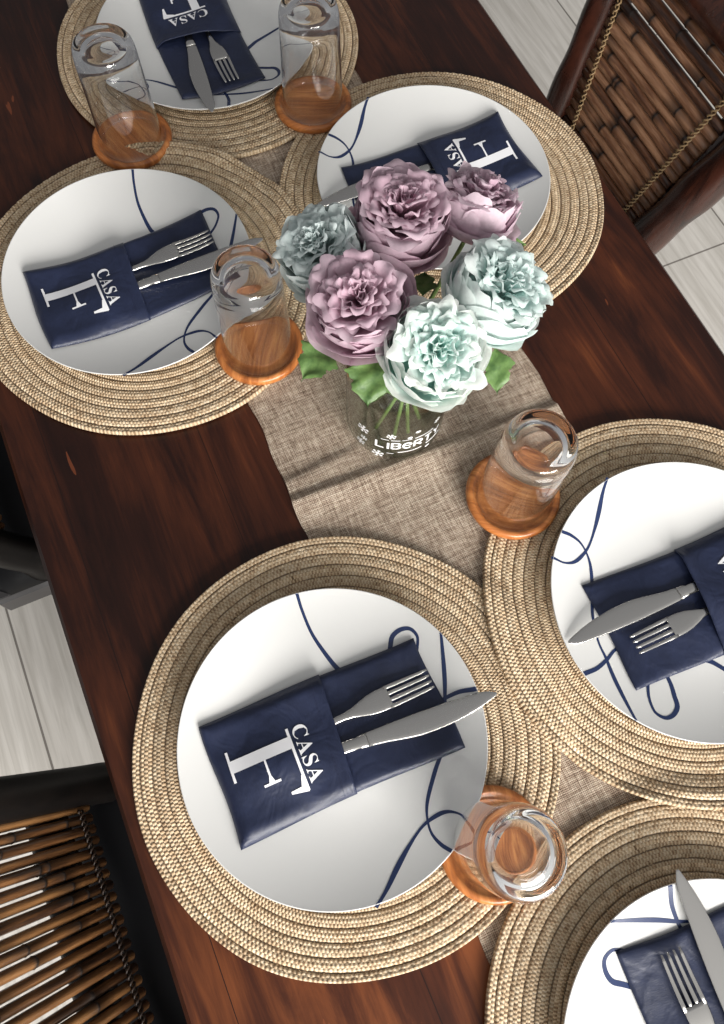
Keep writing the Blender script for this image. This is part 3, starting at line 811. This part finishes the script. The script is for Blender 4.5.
# ------------------------------------------------------------------ coasters and upside-down tumblers
GL = {'A1': (0.0611, 0.7796), 'A2': (0.2813, 0.7486), 'B': (0.0956, 0.4537), 'E': (0.2645, 0.1937), 'D': (0.0990, -0.0830)}
cprof = [(0.0005, 0.0052), (0.0360, 0.0052), (0.0385, 0.0060), (0.0400, 0.0092), (0.0415, 0.0104), (0.0440, 0.0104), (0.0462, 0.0090), (0.0472, 0.0060), (0.0466, 0.0022), (0.0440, 0.0), (0.0005, 0.0)]
def coaster_mesh():
    mb = MB(); V, F = lathe(cprof, 72)
    mb.add(V, [tuple(reversed(f)) for f in F]); m_ = len(cprof)
    mb.f.append(tuple(range(72))); mb.m.append(0); mb.f.append(tuple(reversed(range((m_ - 1) * 72, m_ * 72)))); mb.m.append(0)
    return mb
def tumbler_mesh():
    out_ = [(0.0358, 0.0004), (0.0364, 0.0012), (0.0362, 0.010), (0.0352, 0.045), (0.0341, 0.085), (0.0337, 0.102), (0.0334, 0.112), (0.0328, 0.1170), (0.0318, 0.1210), (0.0300, 0.1242), (0.0275, 0.1260), (0.0250, 0.1263), (0.0225, 0.1256), (0.0120, 0.1250), (0.0004, 0.1249)]
    inn = [(0.0004, 0.1180), (0.010, 0.1178), (0.0175, 0.1166), (0.0235, 0.1135), (0.0276, 0.1075), (0.0300, 0.0985), (0.0314, 0.084), (0.0334, 0.045), (0.0345, 0.010), (0.0349, 0.0012), (0.0353, 0.0002)]
    # close the two poles separately
    mb = MB(); n = 80
    prof = list(reversed(inn)) ; prof2 = out_
    V, F = lathe(prof2, n); mb.add(V, F)
    V2, F2 = lathe(prof, n); b0 = len(V)
    mb.add(V2, [tuple(reversed(f)) for f in F2])
    # join the mouth
    for k in range(n):
        k2 = (k + 1) % n
        mb.f.append((k2, k, b0 + k, b0 + k2)); mb.m.append(0)
    m2 = len(prof2)
    mb.f.append(tuple(range((m2 - 1) * n, m2 * n))); mb.m.append(0)
    mb.f.append(tuple(reversed(range(b0 + (len(prof) - 1) * n, b0 + len(prof) * n)))); mb.m.append(0)
    return mb
GLAB = {'A1': 'at the far left, before the far end plate', 'A2': 'at the far end, top middle of photo', 'B': 'beside the far left plate and the flowers',
        'E': 'on the runner at the right-hand place mat', 'D': 'against the near left foreground plate'}
c0 = g0 = None
for i, (k_, (x, y)) in enumerate(GL.items()):
    if c0 is None:
        c = c0 = coaster_mesh().build('coaster', M['coaster']); g = g0 = tumbler_mesh().build('tumbler', M['glass'])
    else:
        c = c0.copy(); COL.objects.link(c); g = g0.copy(); COL.objects.link(g)
    zc = T + MAT_TOP - 0.0003
    c.location = (x, y, zc); c.rotation_euler = (0, 0, [0.3, 1.2, -0.5, 0.9, -0.2][i])
    g.location = (x, y, zc + 0.0050)
    tag(c, 'round orange-brown wooden coaster ' + GLAB[k_], 'coaster', 'wooden coasters')
    tag(g, 'clear glass tumbler upside down on coaster ' + GLAB[k_], 'tumbler', 'upside-down tumblers')
# ------------------------------------------------------------------ glass jar with printed lettering
JX, JY, JR = 0.1945, 0.3235, 0.0500
jar = tag(empty('glass_jar', (JX, JY, T + 0.0035)), 'clear glass jar with white printed lettering holding the silk peonies', 'jar')
def jar_mesh():
    o_ = [(0.0004, 0.001), (0.030, 0.0008), (0.0435, 0.0), (0.0480, 0.0025), (0.0497, 0.007), (JR, 0.014), (JR, 0.095), (0.0490, 0.104), (0.0440, 0.112), (0.0405, 0.117), (0.0405, 0.128), (0.0418, 0.130), (0.0418, 0.133), (0.0405, 0.1345)]
    i_ = [(0.0393, 0.1345), (0.0388, 0.132), (0.0388, 0.118), (0.0420, 0.1105), (0.0472, 0.103), (0.0481, 0.095), (0.0481, 0.014), (0.0470, 0.008), (0.0435, 0.0045), (0.0004, 0.0040)]
    prof = o_ + i_; n = 96
    V, F = lathe(prof, n); mb = MB().add(V, [tuple(f) for f in F])
    m_ = len(prof)
    mb.f.append(tuple(reversed(range(n)))); mb.m.append(0); mb.f.append(tuple(range((m_ - 1) * n, m_ * n))); mb.m.append(0)
    return mb
jb = jar_mesh().build('jar_body', M['jar'], jar)
A0 = atan2(-JY, -JX)                                   # the side of the jar towards the viewer
def on_jar(u, v, off=0.0003):
    a = A0 + u / JR
    return ((JR + off) * cos(a), (JR + off) * sin(a), v)
pr = MB()
def jstroke(pts, w):
    c = np.array(pts, float)
    if len(c) == 2:
        c = np.stack([c[0] + (c[1] - c[0]) * t for t in np.linspace(0, 1, 6)])
    d = np.gradient(c, axis=0); d /= np.linalg.norm(d, axis=1)[:, None] + 1e-12
    nr = np.stack([-d[:, 1], d[:, 0]], 1)
    V = []
    for p, q in zip(c + nr * w / 2, c - nr * w / 2):
        V.append(on_jar(*p)); V.append(on_jar(*q))
    pr.add(V, grid_faces(len(c), 2))
def arc(cx_, cy_, rx, ry, a0, a1, n=14):
    return [(cx_ + rx * cos(radians(a)), cy_ + ry * sin(radians(a))) for a in np.linspace(a0, a1, n)]
lh, lw, sw = 0.0122, 0.0080, 0.0024
def letter(ch, u, v):
    if ch == 'L':
        jstroke([(u, v + lh), (u, v)], sw); jstroke([(u - sw / 2, v), (u + lw, v)], sw)
    elif ch == 'I':
        jstroke([(u + 0.001, v + lh), (u + 0.001, v - sw / 2)], sw)
    elif ch == 'B':
        jstroke([(u, v + lh), (u, v)], sw)
        for (a, b_) in ((0, lh * 0.5), (lh * 0.5, lh)):
            jstroke([(u, v + a), (u + lw * 0.55, v + a)] , sw * .9); jstroke([(u, v + b_), (u + lw * 0.55, v + b_)], sw * .9)
            jstroke(arc(u + lw * 0.55, v + (a + b_) / 2, lw * 0.42, (b_ - a) / 2, -90, 90), sw)
    elif ch == 'E':                                     # rounded lower-case form used on the jar
        jstroke(arc(u + lw / 2, v + lh * 0.48, lw / 2, lh * 0.48, 10, 320, 22), sw); jstroke([(u, v + lh * 0.5), (u + lw, v + lh * 0.5)], sw * .8)
    elif ch == 'R':
        jstroke([(u, v + lh), (u, v)], sw); jstroke([(u, v + lh), (u + lw * .55, v + lh)], sw * .9); jstroke([(u, v + lh * .45), (u + lw * .55, v + lh * .45)], sw * .9)
        jstroke(arc(u + lw * .55, v + lh * .725, lw * .42, lh * .275, -90, 90), sw); jstroke([(u + lw * .4, v + lh * .45), (u + lw, v)], sw)
    elif ch == 'T':
        jstroke([(u, v + lh), (u + lw, v + lh)], sw); jstroke([(u + lw / 2, v + lh), (u + lw / 2, v - sw / 2)], sw)
    elif ch == 'Y':
        jstroke([(u, v + lh), (u + lw / 2, v + lh * .5)], sw); jstroke([(u + lw, v + lh), (u + lw / 2, v + lh * .5)], sw); jstroke([(u + lw / 2, v + lh * .5), (u + lw / 2, v)], sw)
u = -0.0145
for ch in 'LIBERTY':
    letter(ch, u, 0.0285); u += 0.0050 if ch == 'I' else 0.0112
def flake(u, v, r):
    for k in range(3):
        a = k * pi / 3 + 0.3
        jstroke([(u - r * cos(a), v - r * sin(a)), (u + r * cos(a), v + r * sin(a))], r * 0.22)
        for s_ in (-1, 1):
            for b_ in (-0.6, 0.6):
                p = (u + s_ * r * 0.55 * cos(a), v + s_ * r * 0.55 * sin(a))
                jstroke([p, (p[0] + s_ * r * 0.4 * cos(a + b_), p[1] + s_ * r * 0.4 * sin(a + b_))], r * 0.18)
for (fu, fv, fr) in ((-0.030, 0.048, 0.0070), (-0.0285, 0.030, 0.0042), (-0.0325, 0.018, 0.0055), (-0.012, 0.012, 0.0066), (0.000, 0.0545, 0.0050), (0.049, 0.058, 0.004)):
    flake(fu, fv, fr)
for (a, b_, v, w) in ((-0.010, -0.002, 0.0465, .0010), (0.000, 0.009, 0.0465, .0012), (0.011, 0.021, 0.0465, .0010), (0.024, 0.045, 0.0465, .0014), (-0.003, 0.004, 0.0175, .0009), (0.008, 0.033, 0.0205, .0016), (0.038, 0.058, 0.0225, .0026)):
    jstroke([(a, v), (b_, v)], w)
for (cu, cv, rx, ry) in ((0.026, 0.059, 0.0038, 0.0020), (0.0185, 0.0505, 0.0030, 0.0022), (0.041, 0.0135, 0.004, 0.002)):
    jstroke(arc(cu, cv, rx * .5, ry * .5, 0, 360, 16), ry)
e = pr.build('printed_lettering', M['print'], jb, smooth=False); e['label'] = 'white printed lettering and snowflakes'

# ------------------------------------------------------------------ silk peonies
def axis_frame(ax):
    ax = np.array(ax, float); ax /= np.linalg.norm(ax)
    u = np.cross(ax, (0.0, 1.0, 0.0) if abs(ax[1]) < 0.8 else (1.0, 0, 0)); u /= np.linalg.norm(u)
    return u, np.cross(ax, u), ax
def blossom(R, H, hue_out, hue_in, seed, ruff=1.0, openness=1.0):
    g = np.random.default_rng(seed)
    #        n  radius height half-angle flare curl
    layers = [(6, 1.00, 0.42, 0.80, 0.14, 0.00), (6, 0.98, 0.60, 0.80, 0.05, 0.01), (7, 0.94, 0.76, 0.68, 0.0, 0.02), (8, 0.90, 0.86, 0.60, 0.0, 0.03), (9, 0.84, 0.93, 0.54, 0.0, 0.04),
              (12, 0.83, 1, 0.38, 0, 0), (12, 0.74, 1, 0.38, 0, 0), (11, 0.65, 1, 0.41, 0, 0), (10, 0.55, 1, 0.44, 0, 0), (9, 0.45, 1, 0.48, 0, 0), (7, 0.35, 1, 0.58, 0, 0), (6, 0.25, 1, 0.7, 0, 0), (4, 0.15, 1, 0.9, 0, 0), (3, 0.07, 1, 1.1, 0, 0)]
    ns, nt_ = 9, 11
    s = np.linspace(0, 1, ns)[:, None]; t = np.linspace(-1, 1, nt_)[None, :]
    Vs, Cs, Fs = [], [], []; base = 0
    gf = np.array(grid_faces(ns, nt_), dtype=np.int32)
    for li, (n, rf, hf, ha, fl, cu) in enumerate(layers):
        a0 = g.uniform(0, 6.28)
        for k in range(n):
            az = a0 + 2 * pi * k / n + g.normal(0, 0.13 if li < 5 else 0.24)
            r_ = R * rf * (1 + g.normal(0, 0.05 if li < 5 else 0.10)); h_ = H * hf * (1 + g.normal(0, 0.06))
            w = ha * (1 + g.normal(0, 0.12))
            p1, p2, p3 = g.uniform(0, 6.28, 3)
            inner = li > 4
            notch = 0.045 * np.sin(3.0 * t + p1) + 0.022 * np.sin(7 * t + p2)
            se = s * (1 - 0.20 * np.abs(t) ** 3.2 + notch * ruff)
            q_ = np.clip(se, 0, 1)
            if not inner:                                  # cupped guard petals
                rr = r_ * np.sqrt(np.clip(1 - (1 - q_) ** 2.2, 0, 1))
                rr = rr + R * fl * openness * se ** 3 - R * cu * np.clip(se - 0.55, 0, 1) ** 1.5 * 3.0
                zz = h_ * np.clip(se, 0, 1.2) ** (1.45 if li < 3 else 1.25)
                if li < 2:
                    zz = zz - H * 0.13 * se ** 4 * g.uniform(0.2, 1.3)
                am = ruff * R * 0.030
            else:                                          # ruffled heart, faces opening up and outwards
                ln = g.uniform(0.55, 1.1)
                rr = r_ * (0.25 + 0.80 * q_ ** ln)
                zt = H * (0.84 + 0.30 * (1 - rf * rf)) * (1 + g.normal(0, 0.05))
                zz = zt - H * 0.42 * (1 - np.sin(q_ * pi / 2) ** 1.3) - H * 0.05 * np.clip(se - 0.8, 0, 1) * 5
                am = ruff * R * 0.050
            rf_ = am * se ** 2 * (np.sin(3.9 * t + p1) + 0.35 * np.sin(7.3 * t + p3))
            rr = np.maximum(rr + rf_ + R * 0.04 * se * np.abs(t) ** 2, R * 0.01)
            zz = zz + 0.6 * am * se ** 2 * np.cos(4.4 * t + p2)
            width = w * (0.42 + 0.58 * np.sin(np.clip(s, 0, 1) * pi * 0.62))
            th = az + t * width
            x = rr * np.cos(th); y = rr * np.sin(th)
            Vs.append(np.stack([x, y, zz], -1).reshape(-1, 3))
            mixv = np.clip(se * 1.25 - 0.1, 0, 1) * (0.72 if li > 5 else 1.0)
            mixv = np.broadcast_to(np.clip(mixv + g.normal(0, 0.07), 0, 1), (ns, nt_))[..., None]
            c = (np.array(hue_in) * (1 - mixv) + np.array(hue_out) * mixv) * (1 + g.normal(0, 0.035))
            Cs.append(c.reshape(-1, 3)); Fs.append(gf + base); base += ns * nt_
    return np.vstack(Vs), np.vstack(Fs), np.vstack(Cs)
def leaf_verts(Lh, W, bend, seed):
    """broad leaf with three pointed lobes and a toothed margin"""
    g = np.random.default_rng(seed); ns, nt_ = 25, 11
    V = []
    for i in range(ns):
        s = i / (ns - 1)
        w = W * (0.10 + 0.95 * math.exp(-((s - 0.30) / 0.20) ** 2) + 0.62 * math.exp(-((s - 0.66) / 0.17) ** 2)) * smoothstep(0, 0.07, s) * (1 - smoothstep(0.82, 1.0, s) * 0.97)
        w *= 1 + 0.07 * sin(s * 46)
        for j in range(nt_):
            t = -1 + 2 * j / (nt_ - 1)
            sweepf = 0.16 * Lh * abs(t) ** 1.5 * (1 if s < 0.5 else 0.6)
            V.append((Lh * s + sweepf * (1 - s), w * t, -bend * s * s + 0.20 * W * abs(t) ** 1.4 - 0.10 * W * abs(t) ** 3 * bend / 0.01 + 0.05 * W * sin(s * 15 + 4 * t + seed)))
    return V, grid_faces(ns, nt_)
MAUVE_O, MAUVE_I = (0.70, 0.545, 0.62), (0.56, 0.35, 0.44)
MINT_O, MINT_I = (0.82, 0.88, 0.86), (0.60, 0.80, 0.77)
PALE_O, PALE_I = (0.88, 0.905, 0.87), (0.52, 0.80, 0.75)
GREY_O, GREY_I = (0.76, 0.825, 0.815), (0.58, 0.68, 0.67)
HEADS = [
    # head centre, axis, radius, height, colours, seed, label
    ((0.1620, 0.3400, 0.190), (-0.20, -0.14, 1), 0.0420, 0.052, MAUVE_O, MAUVE_I, 3, 'dusky mauve silk peony at front left of the bouquet', 1.0),
    ((0.1980, 0.2810, 0.187), (0.02, -0.42, 1), 0.0410, 0.048, PALE_O, PALE_I, 8, 'palest mint silk peony, lowest at the front of the bouquet', 1.35),
    ((0.2670, 0.3095, 0.186), (0.40, -0.14, 1), 0.0430, 0.050, MINT_O, MINT_I, 21, 'pale mint silk peony on the right of the bouquet', 1.2),
    ((0.2260, 0.4040, 0.190), (0.06, -0.06, 1), 0.0425, 0.055, MAUVE_O, MAUVE_I, 14, 'mauve silk peony at the top of the bouquet', 0.9),
    ((0.2950, 0.3950, 0.184), (0.45, 0.25, 1), 0.0365, 0.046, (0.77, 0.63, 0.70), (0.52, 0.32, 0.42), 33, 'smaller pink-mauve silk peony at upper right of the bouquet', 0.9),
    ((0.1570, 0.4050, 0.184), (-0.42, 0.10, 1), 0.0375, 0.048, GREY_O, GREY_I, 41, 'grey-green mint silk peony at far left of the bouquet', 1.1),
]
#           head, azimuth deg, offset z, length, half width, droop, tilt
LEAVES = {0: [((0.1330, 0.3350, 0.166), -155, 0.040, 0.0190, 0.014), ((0.1600, 0.3150, 0.162), -118, 0.044, 0.0200, 0.018)],
          1: [((0.1760, 0.3050, 0.154), -105, 0.034, 0.0165, 0.014)],
          2: [((0.2590, 0.2790, 0.163), -112, 0.040, 0.0140, 0.015), ((0.225, 0.35, 0.158), 60, 0.03, 0.012, 0.004)],
          3: [((0.2000, 0.430, 0.165), 150, 0.030, 0.0115, 0.006)],
          4: [((0.3050, 0.3740, 0.160), -10, 0.034, 0.0120, 0.008)],
          5: [((0.140, 0.372, 0.156), -130, 0.026, 0.011, 0.010)]}
for i, (c, ax, R, H, ho, hi, seed, lab, ruff) in enumerate(HEADS):
    u_, v_, w_ = axis_frame(ax)
    base = np.array(c) - w_ * 0.020
    root = tag(empty('peony', (base[0], base[1], base[2] + T)), lab, 'flower', 'silk peonies in the jar')
    V, F, C = blossom(R, H, ho, hi, seed, ruff)
    W3 = V[:, :1] * u_ + V[:, 1:2] * v_ + V[:, 2:3] * w_
    mesh_obj('blossom', W3, F, M['petal'], root, col=C)
    # stem: from under the head, through the jar mouth, to the jar bottom
    az = atan2(c[1] - JY, c[0] - JX)
    foot = np.array((JX - 0.026 * cos(az + 0.5), JY - 0.026 * sin(az + 0.5), 0.0125))
    mouth = np.array((JX + 0.022 * cos(az), JY + 0.022 * sin(az), 0.130))
    path = catmull([base + w_ * 0.004, base - w_ * 0.012, mouth, (mouth + foot) / 2 + np.array((0.002, 0, 0)), foot], 6)
    V, F = sweep([p - base for p in path], 0.0021, 8)
    mesh_obj('stem', V, F, M['stem'], root)
    for j, (lp, la, ll, lw_, bd) in enumerate(LEAVES.get(i, [])):
        V, F = leaf_verts(ll, lw_, bd, i * 7 + j)
        a = radians(la); ca, sa = cos(a), sin(a)
        off = np.array(lp) - base
        V = [(x * ca - y * sa + off[0], x * sa + y * ca + off[1], z + off[2]) for x, y, z in V]
        mesh_obj('leaf', V, F, M['leaf'], root)

# ------------------------------------------------------------------ chairs
def culm(p0, p1, r, seed, nodes=3):
    """one bamboo rod with node rings; returns V, F, uv, col"""
    g = np.random.default_rng(seed); n = 10
    p0 = np.array(p0, float); p1 = np.array(p1, float); Ls = np.linalg.norm(p1 - p0)
    ts = sorted(set(list(np.linspace(0, 1, 9))))
    nd = np.sort(g.uniform(0.08, 0.92, max(1, int(round(Ls / 0.16 + g.uniform(-.4, .8))))))
    for q in nd:
        for dlt in (-0.008, -0.004, 0, 0.004, 0.008):
            ts.append(q + dlt * 0.3 / max(Ls, 0.1))
    ts = sorted(x for x in ts if 0 <= x <= 1)
    rad = []; col = []
    for x in ts:
        k = min([abs(x - q) * Ls for q in nd] + [1])
        rad.append(r * (1 + 0.13 * math.exp(-(k / 0.0016) ** 2)))
        col.append(0.03 if k < 0.0016 else (0.35 if k < 0.0034 else 1.0))
    bend = g.normal(0, 0.0006)
    path = [p0 + (p1 - p0) * x + np.array((bend, bend, bend)) * sin(pi * x) for x in ts]
    V, F = sweep(path, rad, n, True)
    uv = np.array([(x * Ls, k / n) for x in ts for k in range(n)])
    C = np.repeat(np.array(col)[:, None], 3, 1).repeat(n, 0)
    return V, F, uv, C
def lash(path, r, side, out_):
    """two twisting strands of binding along path"""
    mb = MB(); side = np.array(side, float); out_ = np.array(out_, float)
    n = len(path)
    for ph in (0, pi):
        pts = [np.array(p) + side * 0.0032 * cos(k * 1.05 + ph) + out_ * 0.0022 * sin(k * 1.05 + ph) for k, p in enumerate(path)]
        mb.add(*sweep(pts, r, 6, True))
    return mb

# --- chairs on the left: leaning back of upright bamboo rods, black seat
UPL = np.array((-0.27, 0, 0.963)); UPL /= np.linalg.norm(UPL)
def chair_left(y0, label):
    ox = -0.05
    root = tag(empty('dining_chair', (ox, y0, 0)), label, 'chair', 'dining chairs round the table')
    B0 = np.array((-0.278 - ox, 0, T - 0.2))
    at = lambda s, y: B0 + UPL * s + np.array((0, y, 0))
    nrm = np.array((UPL[2], 0, -UPL[0]))
    for k in range(-1, 22):
        y = 0.124 - 0.0124 * k
        V, F, uv, C = culm(at(-0.016, y), at(0.40, y), 0.0053 * (1 + 0.04 * sin(k * 2.3)), 100 + k)
        mesh_obj('slat', V, F, M['bamboo2'], root, uv=uv, col=C)
    for s_, nm in ((0.030, 'lower_rail'), (0.385, 'upper_rail')):
        c = at(s_, 0) - nrm * 0.019
        mb = MB().add(*sweep([c + np.array((0, -0.165, 0)), c + np.array((0, 0.165, 0))], [0.0215, 0.0215], 14, True, 0.6 if s_ > .1 else 1.0))
        mb.build(nm, M['black'], root)
    c = at(0.43, 0)
    mesh_obj('top_rail', *sweep([c + np.array((0, -0.19, 0)), c + np.array((0, 0, 0.012)), c + np.array((0, 0.19, 0))], [0.021, 0.025, 0.021], 14), M['black'], root)
    mb = lash([at(0.006, y) + nrm * 0.0065 for y in np.linspace(-0.135, 0.133, 130)], 0.0013, UPL, nrm)
    mb.build('binding', M['rattan_dark'], root)
    for y in (-0.160, 0.160):
        p = [at(s, y) for s in (0.45, 0.2, 0.0, -0.07)]
        q = p[-1]
        p += [np.array((q[0] - 0.004, y, 0.36)), np.array((q[0] - 0.010, y, 0.0))]
        mesh_obj('back_post', *sweep(catmull(p, 5), 0.0235, 14), M['black'], root)
    # seat and frame
    xb, xf = -0.335 - ox, 0.09 - ox
    mesh_obj('seat_frame', *box(((xb + xf) / 2, 0, T - 0.322), (xf - xb, 0.376, 0.046), 0.006), M['seat'], root, smooth=False)
    g1, g2 = np.meshgrid(np.linspace(xb + 0.004, xf - 0.003, 22), np.linspace(-0.183, 0.183, 22), indexing='ij')
    d = np.minimum(np.minimum(g1 - xb - 0.004, xf - 0.003 - g1), 0.183 - np.abs(g2))
    zt = T - 0.2995 + 0.028 * np.clip(d / 0.03, 0, 1) ** 0.5 + 0.0016 * np.sin(g1 * 60 + g2 * 35) * np.clip(d / 0.03, 0, 1)
    V, F = slab(g1, g2, zt, np.full_like(zt, T - 0.3))
    mesh_obj('seat_cushion', V, F, M['leather'], root)
    for y in (-0.165, 0.165):
        mesh_obj('leg', *box((xf - 0.03, y, (T - 0.346) / 2), (0.036, 0.036, T - 0.346), 0.005), M['black'], root, smooth=False)
    for y in (-0.165, 0.165):
        mesh_obj('stretcher', *box(((xb + xf) / 2, y, 0.2), (xf - xb - 0.05, 0.02, 0.026), 0.004), M['black'], root, smooth=False)
    return root
M['seat'] = simple('charcoal_seat_frame', (0.085, 0.081, 0.082), 0.5)
chair_left(-0.0245, 'black chair with toasted bamboo rod back at lower left of photo')
chair_left(0.6035, 'black chair barely in view at the left edge beside the far left setting')

# --- chair on the right: leaning back of level bamboo rods between two log posts
def chair_right():
    ox, oy = 0.56, 0.62
    root = tag(empty('dining_chair', (ox, oy, 0)), 'dark log chair with laced bamboo slat back at upper right of photo', 'chair', 'dining chairs round the table')
    a = radians(12); UP = np.array((sin(a), 0, cos(a))); nf = np.array((-cos(a), 0, sin(a)))
    P0 = np.array((0.66 - ox, -oy, T - 0.15))
    at = lambda s, y: P0 + UP * s + np.array((0, y, 0))
    lL = lambda s: 0.6987 + 0.0271 * (s - 0.0249) / 0.157
    lR = lambda s: 0.5454 - 0.0296 * (s - 0.0212) / 0.1885
    s = -0.075; k = 0; rods = []
    while s < 0.243:
        r = 0.0066 * (1 + 0.10 * sin(k * 1.9))
        gap = 0.0050 if 7 < k and 0.178 < s < 0.192 else (0.0006 if k % 5 else 0.0012)
        V, F, uv, C = culm(at(s, lR(s) - 0.024), at(s, lL(s) + 0.026), r, 300 + k)
        mesh_obj('slat', V, F, M['bamboo'], root, uv=uv, col=C)
        s += 2 * r + gap; k += 1
    for f_ in (lL, lR):
        pts = [at(x, f_(x)) + nf * 0.0072 for x in np.linspace(-0.07, 0.235, 130)]
        lash(pts, 0.0012, np.array((0, 1, 0)), nf).build('binding', M['rattan'], root)
    # rails the slats are bound to, behind each lacing line
    for f_ in (lL, lR):
        mesh_obj('back_rail', *sweep([at(x, f_(x)) + np.array((0, 0.022 if f_ is lL else -0.020, 0)) - nf * 0.016 for x in (-0.09, 0.245)], [0.016, 0.016], 12), M['log'], root)
    g = np.random.default_rng(5)
    for sgn, yb, yt in ((1, 0.748, 0.756), (-1, 0.494, 0.464)):
        pts = [at(x, yb + (yt - yb) * (x - 0.03) / 0.14) for x in (0.27, 0.2, 0.12, 0.05, -0.05, -0.13)]
        q = pts[-1]
        pts += [np.array((q[0], q[1], 0.30)), np.array((q[0] + 0.012, q[1], 0.0))]
        pp = catmull(pts, 5)
        mesh_obj('back_post', *sweep(pp, [(0.0215 if sgn > 0 else 0.0255) * (1 + 0.06 * sin(j * 0.9 + sgn)) for j in range(len(pp))], 16), M['log'], root)
    mesh_obj('top_rail', *sweep([at(0.276, 0.425), at(0.272, 0.61), at(0.276, 0.795)], [0.024, 0.026, 0.024], 16), M['log'], root)
    mesh_obj('lower_rail', *sweep([at(-0.105, 0.50), at(-0.105, 0.74)], [0.018, 0.018], 14), M['log'], root)
    mesh_obj('seat', *box((0.46 - ox, 0, T - 0.315), (0.34, 0.30, 0.04), 0.01), M['log'], root, smooth=False)
    for y in (-0.125, 0.125):
        mesh_obj('leg', *sweep([(0.325 - ox, y, T - 0.334), (0.322 - ox, y, 0.0)], [0.02, 0.018], 12), M['log'], root)
    return root
chair_right()

# ------------------------------------------------------------------ camera, light, view
cd = bpy.data.cameras.new('camera'); cam = bpy.data.objects.new('camera', cd); COL.objects.link(cam)
cam.location = (0, 0, T + 0.7257821)
cam.rotation_euler = (0.3555663, -0.0178807, -0.4184020)
cd.sensor_fit = 'VERTICAL'; cd.sensor_height = 24.0; cd.lens = 24.0 * 772.849 / 1024
cd.clip_start = 0.01; cd.clip_end = 50
scene.camera = cam

def area(name, loc, target, sx, sy, power, col):
    l = bpy.data.lights.new(name, 'AREA'); l.shape = 'RECTANGLE'; l.size = sx; l.size_y = sy; l.energy = power; l.color = col
    o = bpy.data.objects.new(name, l); COL.objects.link(o); o.location = loc
    d = np.array(target) - np.array(loc)
    import mathutils
    o.rotation_euler = mathutils.Vector(d).to_track_quat('-Z', 'Y').to_euler()
    return o
area('window_daylight', (0.25, -2.3, 1.70), (0.2, 0.25, 0.75), 1.8, 1.1, 178, (1.0, 0.97, 0.93))

w = bpy.data.worlds.new('world'); scene.world = w; w.use_nodes = True
nt = w.node_tree; bg = nt.nodes['Background']
t = nt.nodes.new('ShaderNodeTexCoord'); sp = nt.nodes.new('ShaderNodeSeparateXYZ'); L(nt, t.outputs['Generated'], sp.inputs[0])
yv = math_node(nt, 'ADD', math_node(nt, 'MULTIPLY', sp.outputs['Y'], -0.5), 0.5)
r = ramp(nt, yv, [(0.0, (0.17, 0.17, 0.175)), (0.5, (0.33, 0.33, 0.335)), (1.0, (0.85, 0.84, 0.82))])
L(nt, r.outputs[0], bg.inputs['Color']); bg.inputs['Strength'].default_value = 1.0

scene.view_settings.view_transform = 'Standard'
scene.view_settings.look = 'None'
scene.view_settings.exposure = 0.0
scene.view_settings.gamma = 1.0
scene.view_settings.use_curve_mapping = False
scene.cycles.use_denoising = True
scene.cycles.max_bounces = 28
scene.cycles.transmission_bounces = 24
scene.cycles.transparent_max_bounces = 32
scene.cycles.glossy_bounces = 20
scene.cycles.diffuse_bounces = 4
